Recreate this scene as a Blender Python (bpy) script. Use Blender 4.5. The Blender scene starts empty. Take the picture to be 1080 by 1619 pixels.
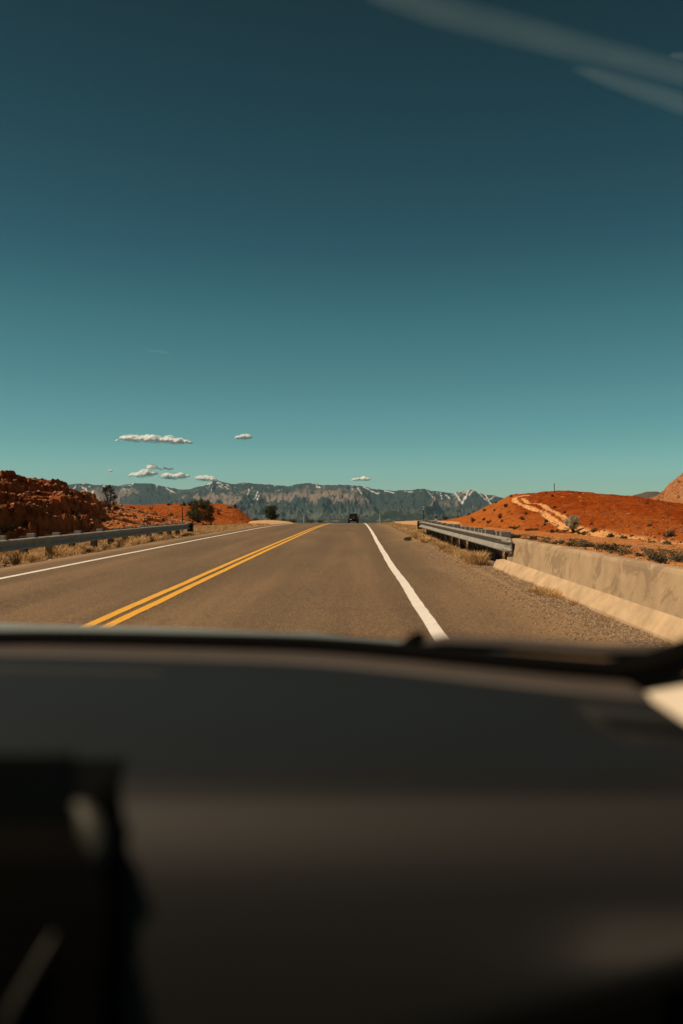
import bpy, math, random
import numpy as np
from mathutils import Vector, Matrix

random.seed(7)
rng = np.random.default_rng(7)
SC = bpy.context.scene
COL = SC.collection
CAM = Vector((0.0, 0.0, 1.29))
F = 1300.0                      # focal length in photo pixels
VX, VY = 558.0, 804.0           # where the straight near road vanishes

# ------------------------------------------------------------------ camera
cd = bpy.data.cameras.new("camera")
cam = bpy.data.objects.new("camera", cd)
COL.objects.link(cam)
cam.location = CAM
yaw = math.atan((VX - 540.0) / F)
pitch = math.atan((809.5 - VY) / F)
cam.rotation_euler = (math.radians(90) - pitch, 0, yaw)
cd.sensor_fit = 'HORIZONTAL'
cd.sensor_width = 24.0
cd.lens = F / 1080.0 * 24.0
cd.clip_start = 0.05
cd.clip_end = 120000
cd.dof.use_dof = True
cd.dof.focus_distance = 45.0
cd.dof.aperture_fstop = 1.75
SC.camera = cam

# ------------------------------------------------------------------ light
SUN_EL = math.radians(56)
SUN_AZ = math.atan2(-math.cos(math.radians(14)), -math.sin(math.radians(14)))   # from +Y towards +X
SUN = Vector((math.sin(SUN_AZ) * math.cos(SUN_EL), math.cos(SUN_AZ) * math.cos(SUN_EL), math.sin(SUN_EL)))
sd = bpy.data.lights.new("sun", 'SUN')
sd.energy = 5.0
sd.angle = math.radians(0.5)
sd.color = (1.0, 0.77, 0.53)
sun = bpy.data.objects.new("sun", sd)
COL.objects.link(sun)
sun.location = (-30, -10, 60)
sun.rotation_euler = SUN.to_track_quat('Z', 'Y').to_euler()

W = bpy.data.worlds.new("World")
SC.world = W
W.use_nodes = True
wn, wl = W.node_tree.nodes, W.node_tree.links
wn.clear()
wo = wn.new('ShaderNodeOutputWorld')
bg = wn.new('ShaderNodeBackground')
sky = wn.new('ShaderNodeTexSky')
sky.sky_type = 'NISHITA'
sky.sun_disc = False
sky.sun_elevation = SUN_EL
sky.sun_rotation = SUN_AZ % (2 * math.pi)
sky.altitude = 1200
sky.air_density = 1.0
sky.dust_density = 0.6
sky.ozone_density = 1.0
bg.inputs['Strength'].default_value = 0.10
# colour response of the sky by height above the horizon
tc = wn.new('ShaderNodeTexCoord')
sx = wn.new('ShaderNodeSeparateXYZ')
rp = wn.new('ShaderNodeValToRGB')
mulc = wn.new('ShaderNodeMix'); mulc.data_type = 'RGBA'; mulc.blend_type = 'MULTIPLY'
mulc.inputs[0].default_value = 1.0
wl.new(tc.outputs['Generated'], sx.inputs[0])
wl.new(sx.outputs['Z'], rp.inputs[0])
SKY_TINT = [(0.0, (.56, .76, .72)), (0.045, (.45, .73, .66)), (0.08, (.35, .645, .545)), (.155, (.284, .562, .445)), (.22, (.225, .50, .375)), (.30, (.150, .352, .285)), (.42, (.105, .246, .192)), (0.53, (.085, .172, .132)), (1.0, (.08, .14, .12))]
els = rp.color_ramp.elements
while len(els) < len(SKY_TINT):
    els.new(0.5)
for e, (p, c) in zip(els, SKY_TINT):
    e.position = p; e.color = (*c, 1)
wl.new(sky.outputs[0], mulc.inputs[6]); wl.new(rp.outputs[0], mulc.inputs[7])
wl.new(mulc.outputs[2], bg.inputs['Color'])
wl.new(bg.outputs[0], wo.inputs['Surface'])

SC.view_settings.view_transform = 'Standard'
SC.view_settings.look = 'None'
SC.view_settings.exposure = 0.0
SC.view_settings.gamma = 1.0
SC.render.engine = 'CYCLES'
SC.cycles.max_bounces = 8
SC.cycles.transparent_max_bounces = 24
SC.cycles.volume_bounces = 0
SC.cycles.use_denoising = True
SC.cycles.volume_max_steps = 64

# ------------------------------------------------------------------ helpers
def tag(o, label=None, cat=None, group=None, kind=None):
    if label: o['label'] = label
    if cat: o['category'] = cat
    if group: o['group'] = group
    if kind: o['kind'] = kind
    return o

def empty(name, loc):
    o = bpy.data.objects.new(name, None)
    o.empty_display_size = 0.2
    COL.objects.link(o)
    o.location = loc
    return o

def link_mesh(name, me, mat, parent=None, loc=None):
    o = bpy.data.objects.new(name, me)
    COL.objects.link(o)
    if mat is not None:
        for m in (mat if isinstance(mat, (list, tuple)) else [mat]):
            me.materials.append(m)
    if parent is not None:
        o.parent = parent
        if loc is not None:
            o.location = loc
    elif loc is not None:
        o.location = loc
    return o

class MB:
    def __init__(self):
        self.v, self.f, self.m = [], [], []
    def add(self, vs, fs, mi=0):
        n = len(self.v)
        self.v += [tuple(p) for p in vs]
        self.f += [tuple(i + n for i in f) for f in fs]
        self.m += [mi] * len(fs)
        return self
    def box(self, lo, hi, mi=0, mat=None):
        x0, y0, z0 = lo; x1, y1, z1 = hi
        vs = [(x0,y0,z0),(x1,y0,z0),(x1,y1,z0),(x0,y1,z0),(x0,y0,z1),(x1,y0,z1),(x1,y1,z1),(x0,y1,z1)]
        if mat is not None:
            vs = [mat @ Vector(p) for p in vs]
        return self.add(vs, [(0,3,2,1),(4,5,6,7),(0,1,5,4),(1,2,6,5),(2,3,7,6),(3,0,4,7)], mi)
    def prism(self, prof, x0, x1, axis='x'):
        n = len(prof)
        if axis == 'x':
            vs = [(x0, a, b) for a, b in prof] + [(x1, a, b) for a, b in prof]
        else:
            vs = [(a, x0, b) for a, b in prof] + [(a, x1, b) for a, b in prof]
        fs = [(i, (i+1) % n, n + (i+1) % n, n + i) for i in range(n)]
        fs += [tuple(range(n))[::-1], tuple(range(n, 2*n))]
        return self.add(vs, fs)
    def tube(self, pts, rad, seg=8, cap=True):
        pts = [Vector(p) for p in pts]
        rad = rad if isinstance(rad, (list, tuple)) else [rad] * len(pts)
        rings, n0 = [], 0
        vs, fs = [], []
        for i, p in enumerate(pts):
            t = (pts[min(i+1, len(pts)-1)] - pts[max(i-1, 0)]).normalized()
            a = t.orthogonal().normalized() if i == 0 else (a - t * a.dot(t)).normalized()
            b = t.cross(a)
            for k in range(seg):
                th = 2*math.pi*k/seg
                vs.append(p + (a*math.cos(th) + b*math.sin(th)) * rad[i])
        for i in range(len(pts)-1):
            for k in range(seg):
                fs.append((i*seg+k, i*seg+(k+1) % seg, (i+1)*seg+(k+1) % seg, (i+1)*seg+k))
        if cap:
            fs.append(tuple(range(seg))[::-1]); fs.append(tuple(range((len(pts)-1)*seg, len(pts)*seg)))
        return self.add(vs, fs)
    def sweep(self, path, prof, close=True, caps=True):
        """path: list of (origin, side vector, up vector); prof: list of (a, b)"""
        n = len(prof); vs = []
        for o, s, u in path:
            for a, b in prof:
                vs.append(Vector(o) + Vector(s)*a + Vector(u)*b)
        fs = []
        for i in range(len(path)-1):
            for k in range(n if close else n-1):
                fs.append((i*n+k, i*n+(k+1) % n, (i+1)*n+(k+1) % n, (i+1)*n+k))
        if caps and close:
            fs.append(tuple(range(n))[::-1]); fs.append(tuple(range((len(path)-1)*n, len(path)*n)))
        return self.add(vs, fs)
    def mesh(self, name, smooth=False, bevel=0):
        me = bpy.data.meshes.new(name)
        me.from_pydata(self.v, [], self.f)
        me.polygons.foreach_set('material_index', self.m)
        if smooth:
            me.polygons.foreach_set('use_smooth', [True]*len(me.polygons))
        me.update()
        return me
    def build(self, name, mat, parent=None, loc=None, smooth=False, bevel=0, seg=2):
        o = link_mesh(name, self.mesh(name, smooth), mat, parent, loc)
        if bevel:
            b = o.modifiers.new('bevel', 'BEVEL'); b.width = bevel; b.segments = seg; b.limit_method = 'ANGLE'
            b.angle_limit = math.radians(35)
        return o

# ---- numpy noise
def _h(ix, iy, s):
    h = (ix.astype(np.int64) * 374761393 + iy.astype(np.int64) * 668265263 + s * 1442695041) & 0xffffffff
    h = ((h ^ (h >> 13)) * 1274126177) & 0xffffffff
    h = (h ^ (h >> 16)) & 0xffffffff
    return h / 4294967295.0
def vn(x, y, s=0):
    x = np.asarray(x, float); y = np.asarray(y, float)
    x, y = np.broadcast_arrays(x, y)
    ix, iy = np.floor(x), np.floor(y)
    fx, fy = x - ix, y - iy
    fx = fx*fx*fx*(fx*(fx*6-15)+10); fy = fy*fy*fy*(fy*(fy*6-15)+10)
    a, b, c, d = _h(ix, iy, s), _h(ix+1, iy, s), _h(ix, iy+1, s), _h(ix+1, iy+1, s)
    return (a*(1-fx)+b*fx)*(1-fy) + (c*(1-fx)+d*fx)*fy
def fbm(x, y, s=0, o=5, g=.5):
    t, a, n = 0., 1., 0.
    for k in range(o):
        t = t + a*(vn(x*2**k + 17.3*k, y*2**k - 9.1*k, s+k) - .5); n += a; a *= g
    return t / n * 2
def ridged(x, y, s=0, o=5, g=.5):
    t, a, n = 0., 1., 0.
    for k in range(o):
        t = t + a*(1 - np.abs(2*vn(x*2**k + 31.7*k, y*2**k + 5.3*k, s+k) - 1)); n += a; a *= g
    return t / n
def cells(x, y, s=0):
    """blocky cells: random value of the nearest jittered point and the distance to it"""
    ix, iy = np.floor(x), np.floor(y)
    best = np.full(np.shape(x), 9.); val = np.zeros(np.shape(x))
    for dx in (-1, 0, 1):
        for dy in (-1, 0, 1):
            cx, cy = ix+dx, iy+dy
            px, py = cx + _h(cx, cy, s), cy + _h(cx, cy, s+11)
            d = (px-x)**2 + (py-y)**2
            m = d < best
            best = np.where(m, d, best); val = np.where(m, _h(cx, cy, s+23), val)
    return val, np.sqrt(best)
def sm(a, b, x):
    t = np.clip((x-a)/(b-a), 0, 1)
    return t*t*(3-2*t)

def grid_mesh(name, X, Y, Z, cols=None, smooth=True, keep=None):
    r, c = X.shape
    co = np.stack([X, Y, Z], -1).reshape(-1, 3).astype(np.float32)
    i = np.arange(r*c).reshape(r, c)
    q = np.stack([i[:-1, :-1], i[:-1, 1:], i[1:, 1:], i[1:, :-1]], -1).reshape(-1, 4)
    if keep is not None:
        q = q[keep.reshape(-1)]
    me = bpy.data.meshes.new(name)
    me.vertices.add(len(co)); me.vertices.foreach_set('co', co.ravel())
    me.loops.add(q.size); me.loops.foreach_set('vertex_index', q.ravel().astype(np.int32))
    me.polygons.add(len(q)); me.polygons.foreach_set('loop_start', np.arange(0, q.size, 4, dtype=np.int32))
    me.update(calc_edges=True)
    me.polygons.foreach_set('use_smooth', [smooth]*len(q))
    if cols is not None:
        for k, a in cols.items():
            if a.ndim == 3:
                at = me.color_attributes.new(k, 'FLOAT_COLOR', 'POINT')
                buf = np.ones((r*c, 4), np.float32); buf[:, :3] = a.reshape(-1, 3)
                at.data.foreach_set('color', buf.ravel())
            else:
                at = me.attributes.new(k, 'FLOAT', 'POINT')
                at.data.foreach_set('value', a.reshape(-1).astype(np.float32))
    return me

# ---- materials
class NT:
    def __init__(self, name):
        self.m = bpy.data.materials.new(name); self.m.use_nodes = True
        self.t = self.m.node_tree; self.n = self.t.nodes; self.l = self.t.links
        self.b = self.n['Principled BSDF']
        self.out = self.n['Material Output']
        self._tc = None
    def node(self, t, **kw):
        n = self.n.new(t)
        for k, v in kw.items():
            setattr(n, k, v)
        return n
    def coord(self, scale=(1,1,1), obj=True):
        if self._tc is None:
            self._tc = self.n.new('ShaderNodeTexCoord')
        mp = self.n.new('ShaderNodeMapping'); mp.inputs['Scale'].default_value = scale
        self.l.new(self._tc.outputs['Object'], mp.inputs[0])
        return mp.outputs[0]
    def noise(self, scale, detail=4, rough=.55, sc=(1,1,1), dist=0):
        n = self.n.new('ShaderNodeTexNoise')
        n.inputs['Scale'].default_value = scale; n.inputs['Detail'].default_value = detail
        n.inputs['Roughness'].default_value = rough; n.inputs['Distortion'].default_value = dist
        self.l.new(self.coord(sc), n.inputs['Vector'])
        return n.outputs['Fac']
    def voro(self, scale, sc=(1,1,1), out='Distance', feat='F1'):
        n = self.n.new('ShaderNodeTexVoronoi'); n.feature = feat
        n.inputs['Scale'].default_value = scale
        self.l.new(self.coord(sc), n.inputs['Vector'])
        return n.outputs[out]
    def ramp(self, src, stops, interp='LINEAR'):
        r = self.n.new('ShaderNodeValToRGB'); r.color_ramp.interpolation = interp
        e = r.color_ramp.elements
        while len(e) < len(stops):
            e.new(.5)
        for el, (p, c) in zip(e, stops):
            el.position = p
            el.color = (c, c, c, 1) if isinstance(c, (int, float)) else (*c, 1)
        self.l.new(src, r.inputs[0])
        return r.outputs[0]
    def mix(self, fac, a, b, mode='MIX'):
        m = self.n.new('ShaderNodeMix'); m.data_type = 'RGBA'; m.blend_type = mode
        for s, i in ((fac, 0), (a, 6), (b, 7)):
            if hasattr(s, 'default_value') or hasattr(s, 'is_linked'):
                self.l.new(s, m.inputs[i])
            elif isinstance(s, (int, float)):
                m.inputs[i].default_value = s
            else:
                m.inputs[i].default_value = (*s, 1)
        return m.outputs[2]
    def math(self, op, a, b=0.):
        m = self.n.new('ShaderNodeMath'); m.operation = op
        for i, s in enumerate((a, b)):
            if isinstance(s, (int, float)): m.inputs[i].default_value = s
            else: self.l.new(s, m.inputs[i])
        return m.outputs[0]
    def attr(self, name, out='Fac'):
        a = self.n.new('ShaderNodeAttribute'); a.attribute_name = name
        return a.outputs[out]
    def bump(self, h, strength=.5, dist=.02):
        b = self.n.new('ShaderNodeBump'); b.inputs['Strength'].default_value = strength; b.inputs['Distance'].default_value = dist
        self.l.new(h, b.inputs['Height'])
        self.l.new(b.outputs[0], self.b.inputs['Normal'])
    def color(self, c):
        if isinstance(c, tuple): self.b.inputs['Base Color'].default_value = (*c, 1)
        else: self.l.new(c, self.b.inputs['Base Color'])
    def set(self, rough=.8, metal=0., spec=.5):
        self.b.inputs['Roughness'].default_value = rough
        self.b.inputs['Metallic'].default_value = metal
        self.b.inputs['Specular IOR Level'].default_value = spec
        return self

def simple(name, col, rough=.7, metal=0., spec=.4, var=.15, scale=8., bump=0.):
    n = NT(name); n.set(rough, metal, spec)
    f = n.noise(scale, 5, .6)
    n.color(n.mix(n.ramp(f, [(.3, 0.), (.7, 1.)]), tuple(c*(1-var) for c in col), tuple(min(1, c*(1+var)) for c in col)))
    if bump: n.bump(f, bump, .01)
    return n.m

def earth(name, dark, mid, light, stone, s=1., stone_amt=.5, bump=.6, bdist=.08, track=False, stone_scale=3.):
    n = NT(name); n.set(.95, 0, .05)
    big = n.noise(.12*s, 5, .6)
    fine = n.noise(1.6*s, 8, .65)
    c = n.mix(n.ramp(big, [(.35, 0.), (.65, 1.)]), mid, light)
    c = n.mix(n.ramp(fine, [(.32, 1.), (.55, 0.)]), c, dark)
    vd = n.voro(stone_scale*s, out='Distance')
    vc = n.voro(stone_scale*s, out='Color')
    sep = n.node('ShaderNodeSeparateColor'); n.l.new(vc, sep.inputs[0])
    pick = n.math('MULTIPLY', n.ramp(sep.outputs[0], [(1-stone_amt, 0.), (1-stone_amt+.04, 1.)]), n.ramp(vd, [(.18, 1.), (.34, 0.)]))
    c = n.mix(pick, c, stone)
    if track:
        ln = n.noise(.16, 6, .6, sc=(1, .45, 1), dist=1.4)
        c = n.mix(n.ramp(ln, [(.455, 0.), (.475, .65), (.50, 0.)]), c, dark)
        ln2 = n.noise(.35, 7, .65, sc=(1, .6, 1))
        c = n.mix(n.ramp(ln2, [(.55, 0.), (.70, .30)]), c, (.40, .15, .05))
        tcn = n.noise(.9, 6, .6)
        tr = n.mix(n.ramp(tcn, [(.3, 0.), (.7, 1.)]), (.60, .29, .105), (.74, .41, .18))
        c = n.mix(n.attr('pale'), c, n.mix(n.ramp(fine, [(.35, 1.), (.6, 0.)]), (.40, .118, .022), (.29, .074, .013)))
        c = n.mix(pick, c, stone)
        c = n.mix(n.attr('track'), c, tr)
    n.color(c)
    h = n.math('ADD', n.noise(2.2*s, 9, .68), n.math('MULTIPLY', n.ramp(vd, [(.1, 1.), (.4, 0.)]), .5))
    n.bump(h, bump, bdist)
    return n.m

M = {}
M['ground'] = earth('ground_soil', (.22, .075, .022), (.42, .155, .042), (.46, .20, .065), (.55, .36, .20), s=1., stone_amt=.45, stone_scale=5)
M['rock'] = earth('red_rock', (.045, .012, .005), (.22, .060, .019), (.33, .098, .033), (.46, .22, .10), s=1.3, stone_amt=.22, bump=.9, bdist=.12, stone_scale=3)
M['rubble_slope'] = earth('rubble_slope', (.19, .052, .015), (.42, .135, .036), (.46, .17, .05), (.54, .33, .2), s=1.2, stone_amt=.45, bump=.8, stone_scale=3)
M['orange_hill'] = earth('orange_clay', (.15, .024, .002), (.25, .043, .003), (.315, .062, .006), (.46, .17, .05), s=.8, stone_amt=.12, bump=.8, bdist=.35, track=True, stone_scale=1.6)
M['sand'] = earth('pale_sand', (.40, .22, .10), (.52, .31, .15), (.58, .37, .19), (.7, .55, .38), s=1., stone_amt=.2)
M['butte'] = earth('tan_butte', (.16, .065, .026), (.38, .165, .068), (.43, .20, .088), (.50, .30, .16), s=.2, stone_amt=.4, bump=.9, bdist=1.2, stone_scale=3)

# asphalt
n = NT('asphalt'); n.set(.85, 0, .3)
lane = n.noise(1., 5, .6, sc=(1.1, .045, 1))
patch = n.noise(.35, 4, .5, sc=(1, .25, 1))
agg = n.noise(60, 3, .7)
agg2 = n.voro(85, out='Color')
med = n.noise(14, 6, .75)
sep = n.node('ShaderNodeSeparateColor'); n.l.new(agg2, sep.inputs[0])
c = n.mix(n.ramp(lane, [(.35, 0.), (.62, 1.)]), (.095, .068, .044), (.195, .140, .088))
c = n.mix(n.ramp(patch, [(.36, .85), (.56, 0.)]), c, (.084, .068, .047))
sx_ = n.node('ShaderNodeSeparateXYZ'); n.l.new(n.coord(), sx_.inputs[0])
wv = n.math('COSINE', n.math('MULTIPLY', n.math('ADD', sx_.outputs[0], 1.0), 3.45))
wv = n.math('MULTIPLY', n.ramp(wv, [(.0, 0.), (.9, 1.)]), n.ramp(n.noise(.25, 4, .6, sc=(1, .3, 1)), [(.35, .15), (.62, .8)]))
c = n.mix(wv, c, (.080, .060, .042))
ck = n.node('ShaderNodeTexVoronoi'); ck.feature = 'DISTANCE_TO_EDGE'; ck.inputs['Scale'].default_value = .16
wp_ = n.node('ShaderNodeVectorMath'); wp_.operation = 'ADD'
nw_ = n.node('ShaderNodeTexNoise'); nw_.inputs['Scale'].default_value = 1.3; nw_.inputs['Detail'].default_value = 6
n.l.new(n.coord(), nw_.inputs['Vector']); n.l.new(n.coord(), wp_.inputs[0]); n.l.new(nw_.outputs['Color'], wp_.inputs[1]); n.l.new(wp_.outputs[0], ck.inputs['Vector'])
c = n.mix(n.ramp(ck.outputs['Distance'], [(.0015, .55), (.0045, 0.)]), c, (.045, .034, .025))
c = n.mix(n.ramp(agg, [(.40, .55), (.60, 0.)]), c, (.056, .043, .030))
c = n.mix(n.ramp(med, [(.36, .45), (.52, 0.)]), c, (.070, .050, .033))
c = n.mix(n.ramp(sep.outputs[1], [(.78, 0.), (.95, .75)]), c, (.34, .25, .16))
c = n.mix(1.0, c, (1.16, 1.04, .88), 'MULTIPLY')
c = n.mix(n.attr('dust'), c, (.27, .172, .092))
n.color(c)
n.bump(agg, .5, .004)
M['asphalt'] = n.m

def paint(name, col, worn):
    n = NT(name); n.set(.6, 0, .4)
    a = n.noise(30, 5, .7)
    b = n.noise(3, 4, .6)
    c = n.mix(n.ramp(b, [(.35, 0.), (.7, .35)]), col, tuple(x*.7 for x in col))
    c = n.mix(n.ramp(a, [(.33, worn), (.44, 0.)]), c, (.2, .16, .12))
    n.color(c); n.bump(a, .3, .002)
    return n.m
M['white_paint'] = paint('white_paint', (.80, .76, .70), .7)
M['yellow_paint'] = paint('yellow_paint', (.78, .40, .035), .8)

# concrete with streaks
n = NT('concrete'); n.set(.9, 0, .25)
s1 = n.noise(1., 7, .7, sc=(2, 1.5, .5), dist=.8)
s2 = n.noise(3.2, 6, .65)
s3 = n.noise(1.9, 8, .72, sc=(1, .7, .8), dist=1.2)
c = n.mix(n.ramp(s2, [(.3, 0.), (.7, 1.)]), (.36, .262, .160), (.47, .345, .215))
c = n.mix(n.ramp(s1, [(.50, 0.), (.68, .45)]), c, (.22, .155, .098))
c = n.mix(n.ramp(s3, [(.52, 0.), (.57, .75)]), c, (.25, .175, .11))
pits = n.voro(14, out='Distance')
c = n.mix(n.ramp(pits, [(.03, .6), (.09, 0.)]), c, (.16, .12, .09))
n.color(c); n.bump(n.math('ADD', s2, n.ramp(pits, [(.03, 0.), (.12, 1.)])), .5, .01)
M['concrete'] = n.m
M['footing'] = simple('clean_concrete', (.46, .332, .202), .9, var=.22, scale=4, bump=.4)

n = NT('galvanised_steel'); n.set(.6, .1, .3)
g = n.noise(5, 6, .65)
n.color(n.mix(n.ramp(g, [(.3, 0.), (.7, 1.)]), (.20, .195, .175), (.36, .35, .32)))
n.bump(g, .1, .003)
M['steel'] = n.m
M['dark_steel'] = simple('dark_steel', (.06, .055, .05), .6, .4, var=.3)
n = NT('weathered_wood'); n.set(.9, 0, .2)
g = n.noise(6, 6, .7, sc=(3, 3, .5))
n.color(n.mix(n.ramp(g, [(.3, 0.), (.7, 1.)]), (.16, .145, .13), (.29, .265, .235))); n.bump(g, .5, .01)
M['wood'] = n.m
M['dark_wood'] = simple('dark_wood', (.05, .036, .026), .9, var=.3, scale=5)
M['black'] = simple('black_plastic', (.012, .012, .013), .5)
M['white_plastic'] = simple('white_plastic', (.62, .60, .55), .6, var=.08)
M['rusty'] = simple('rusty_metal', (.12, .06, .035), .8, .2, var=.35, scale=10)

def foliage(name, a, b, c=None):
    n = NT(name); n.set(.75, 0, .2)
    f = n.noise(1.8, 3, .6)
    r = n.attr('tone')
    col = n.mix(n.ramp(r, [(0., 0.), (1., 1.)]), a, b)
    if c: col = n.mix(n.ramp(f, [(.5, 0.), (.7, .8)]), col, c)
    n.color(col)
    n.b.inputs['Subsurface Weight'].default_value = 0
    return n.m
M['juniper'] = foliage('juniper_leaves', (.024, .032, .013), (.085, .098, .040))
M['brown_tree'] = foliage('bare_brown_twigs', (.035, .026, .014), (.095, .065, .035))
M['sage'] = foliage('sage_leaves', (.055, .050, .028), (.15, .125, .07))
M['dark_scrub'] = foliage('dark_scrub_leaves', (.045, .034, .016), (.15, .11, .055))
M['pale_bloom'] = foliage('pale_blossom', (.16, .15, .085), (.60, .54, .38))
M['straw'] = foliage('dry_straw', (.34, .20, .085), (.86, .60, .30))
_m = M['straw'].node_tree; _b = _m.nodes['Principled BSDF']; _o = _m.nodes['Material Output']
_tl = _m.nodes.new('ShaderNodeBsdfTranslucent'); _ms = _m.nodes.new('ShaderNodeMixShader'); _ms.inputs[0].default_value = .4
_m.links.new(_b.inputs['Base Color'].links[0].from_socket, _tl.inputs[0])
_m.links.new(_b.outputs[0], _ms.inputs[1]); _m.links.new(_tl.outputs[0], _ms.inputs[2]); _m.links.new(_ms.outputs[0], _o.inputs['Surface'])
M['bark'] = simple('grey_bark', (.09, .065, .045), .9, var=.3)

# ------------------------------------------------------------------ terrain functions
_YS = np.array([-200, 0, 20, 30, 44, 70, 98, 150, 400, 20000.])
_SH = np.array([0, 0, 0, .06, .17, .31, .42, 1.0, 4.5, 4.5])
_yy = np.linspace(-100, 500, 1201)
_ss = np.interp(_yy, _YS, _SH)
_k = np.exp(-np.linspace(-2, 2, 31)**2); _k /= _k.sum()
_ss = np.convolve(np.pad(_ss, 15, mode='edge'), _k, 'valid')
def shift(Y): return np.interp(Y, _yy, _ss)
def prof(Y):
    Y = np.asarray(Y, float)
    z = np.where(Y < 45, 0., -.000162*(np.clip(Y, 45, 98)-45)**2)
    z = z - .0192*np.clip(Y-98, 0, 8000)
    return z
def G(X, Y):
    """ground height"""
    X = np.asarray(X, float); Y = np.asarray(Y, float)
    xl = X - shift(Y)
    z = prof(Y)
    z = z - .03
    z = z - .17*sm(-6.8, -9.0, xl) - .12*sm(-10.5, -12, xl)
    z = z - .02*sm(2.2, 3.2, xl) - .35*sm(3.6, 7, xl)*sm(200, 100, Y)
    z = z + (.035*fbm(X*.9, Y*.9, 3, 4) + .02)*sm(2.4, 3.3, xl) + .035*fbm(X*.9, Y*.9, 4, 4)*sm(-6.7, -7.6, xl)
    z = z + .25*fbm(X*.05, Y*.05, 9, 3)*np.clip(sm(8, 20, np.abs(xl)), 0, 1)
    z = z + 12*fbm(X*.0008, Y*.0008, 12, 4)*sm(400, 3000, Y)
    return z

def polar_hill(u, Y, usk, ysk, Yr, yf_px, base_z=-.5, back=1.0, pw=1.0):
    """height of a hill whose skyline passes through the given points, with its foot and ridge at real distances"""
    xs = VX + u*F
    zr = CAM.z + (VY - np.interp(xs, usk, ysk))/F*Yr
    t = (Y - yf_px)/(Yr - yf_px)
    s = np.where(t < 1, np.sin(np.pi/2*np.clip(t, 0, 1))**pw, np.clip(1 - (t-1)*back, 0, 1))
    return zr, t, s

# right orange hill
RSX = [600, 640, 690, 740, 762, 784, 804, 814, 835, 858, 875, 898, 966, 1002, 1059, 1100, 1300]
RSY = [842, 836, 825, 815, 804, 795, 784.5, 781.5, 781, 779, 777.5, 777.5, 783.5, 786, 795, 800, 806]
RFX = [600, 700, 740, 770, 800, 870, 950, 1080, 1300]
RFY = [104, 99, 92, 80, 69, 60, 47, 34, 22]
def right_hill(u, Y):
    X = u*Y
    xs = VX + u*F
    yf = np.interp(xs, RFX, RFY)
    Yr = 110.
    zr, t, s = polar_hill(u, Y, RSX, RSY, Yr, yf, back=.6)
    g = prof(Y) - .46
    amp = np.clip(sm(0, .18, t), 0, 1)*sm(720, 800, xs)
    zr2 = zr
    z = g + (zr2-g)*s
    z = z + amp*(.22*fbm(X*.35, Y*.35, 21, 6, .6) - .62*ridged(X*.17 + .06*Y + .5*fbm(X*.1, Y*.1, 27, 3), Y*.045, 25, 4)*sm(1.05, .6, t)*sm(0, .4, t) + .27*sm(1.05, .6, t) + .10*fbm(X*1.6, Y*1.2, 28, 4))
    z = np.where(t < 0, g - .4*np.clip(-t*3, 0, 1), z)
    # the slight ledge running over the dark face
    return z

# left far orange mounds
LSX = [100, 150, 213, 240, 262, 280, 300, 338, 352, 367, 378, 391, 400, 415, 440]
LSY = [800, 799, 798, 797.5, 796, 795.5, 796, 795.5, 797, 799.5, 805, 815, 823, 829, 836]
def left_mound(u, Y):
    X = u*Y
    xs = VX + u*F
    yf = np.interp(xs, [100, 200, 300, 400, 440], [60, 66, 74, 84, 90])
    zr, t, s = polar_hill(u, Y, LSX, LSY, 112., yf, back=1.2)
    g = prof(Y) - .35
    z = g + (zr-g)*s + sm(0, .15, t)*(.30*fbm(X*.4, Y*.4, 31, 5) - .1)*sm(1.3, .9, t)
    return np.where(t < 0, g - .4*np.clip(-t*3, 0, 1), z)

# rock cut beside the road
CY = [0, 20, 40, 46.6, 52, 56, 60, 64, 70, 75, 84, 110]
CZ = [3.6, 3.6, 3.40, 3.20, 2.95, 2.52, 1.98, 1.70, 1.62, 1.30, .4, -.6]
def rock_cut(X, Y):
    a = -X
    ridge = 20. + 1.2*fbm(Y*.08, Y*0+3, 41, 3)
    zr = np.interp(Y, CY, CZ)
    wall = sm(-.306, -.322, X/np.maximum(Y, 1) + .010*fbm(X*.6, Y*.6, 40, 3))     # 1 where the cut is a steep rocky face
    foot = 12.4 + .9*fbm(Y*.22, Y*0, 42, 4)
    t = (a - foot)/(ridge - foot)
    tt = np.clip(t, 0, 1)
    slope = tt**.85
    steep = .36*sm(0, .07, t) + .64*tt**.95
    s = wall*steep + (1-wall)*slope
    s = np.where(t > 1, 1 - np.clip((t-1)*.22, 0, 1)*.7, s)
    g = prof(Y) - .36
    z = g + (zr-g)*s - .45*(1-wall)*np.clip(np.sin(np.pi*tt), 0, 1)*sm(85, 60, Y)
    # strata: blocky ledges dipping towards the far end
    q = z + .075*Y + .75*fbm(X*.22, Y*.16, 43, 4)
    st = .95
    k = np.floor(q/st); fr = q/st - k
    ter = (k + sm(.60, .70, fr))*st
    led = (ter - q)
    v1, d1 = cells(X*1.1, Y*.42, 44)
    v2, d2 = cells(X*3.1+5, Y*1.6, 47)
    v3, d3 = cells(X*6.3+5, Y*5.7, 49)
    v0, d0 = cells(X*.42+.12*Y+3, Y*.30, 46)
    rough = wall*(1.05*led + .50*(v0-.5) + .42*(v1-.5) + .09*(v2-.5) - .08*d1) + .03*(v3-.5) + (1-wall)*(.30*led + .13*(v2-.5) + .2*fbm(X*.7, Y*.7, 48, 4))
    z = z + rough*sm(-.01, .05, t)*(1 - .55*sm(.80, 1.0, t))
    return np.where(t < 0, np.minimum(z, g - .3*sm(0, -.1, t)), z)

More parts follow.
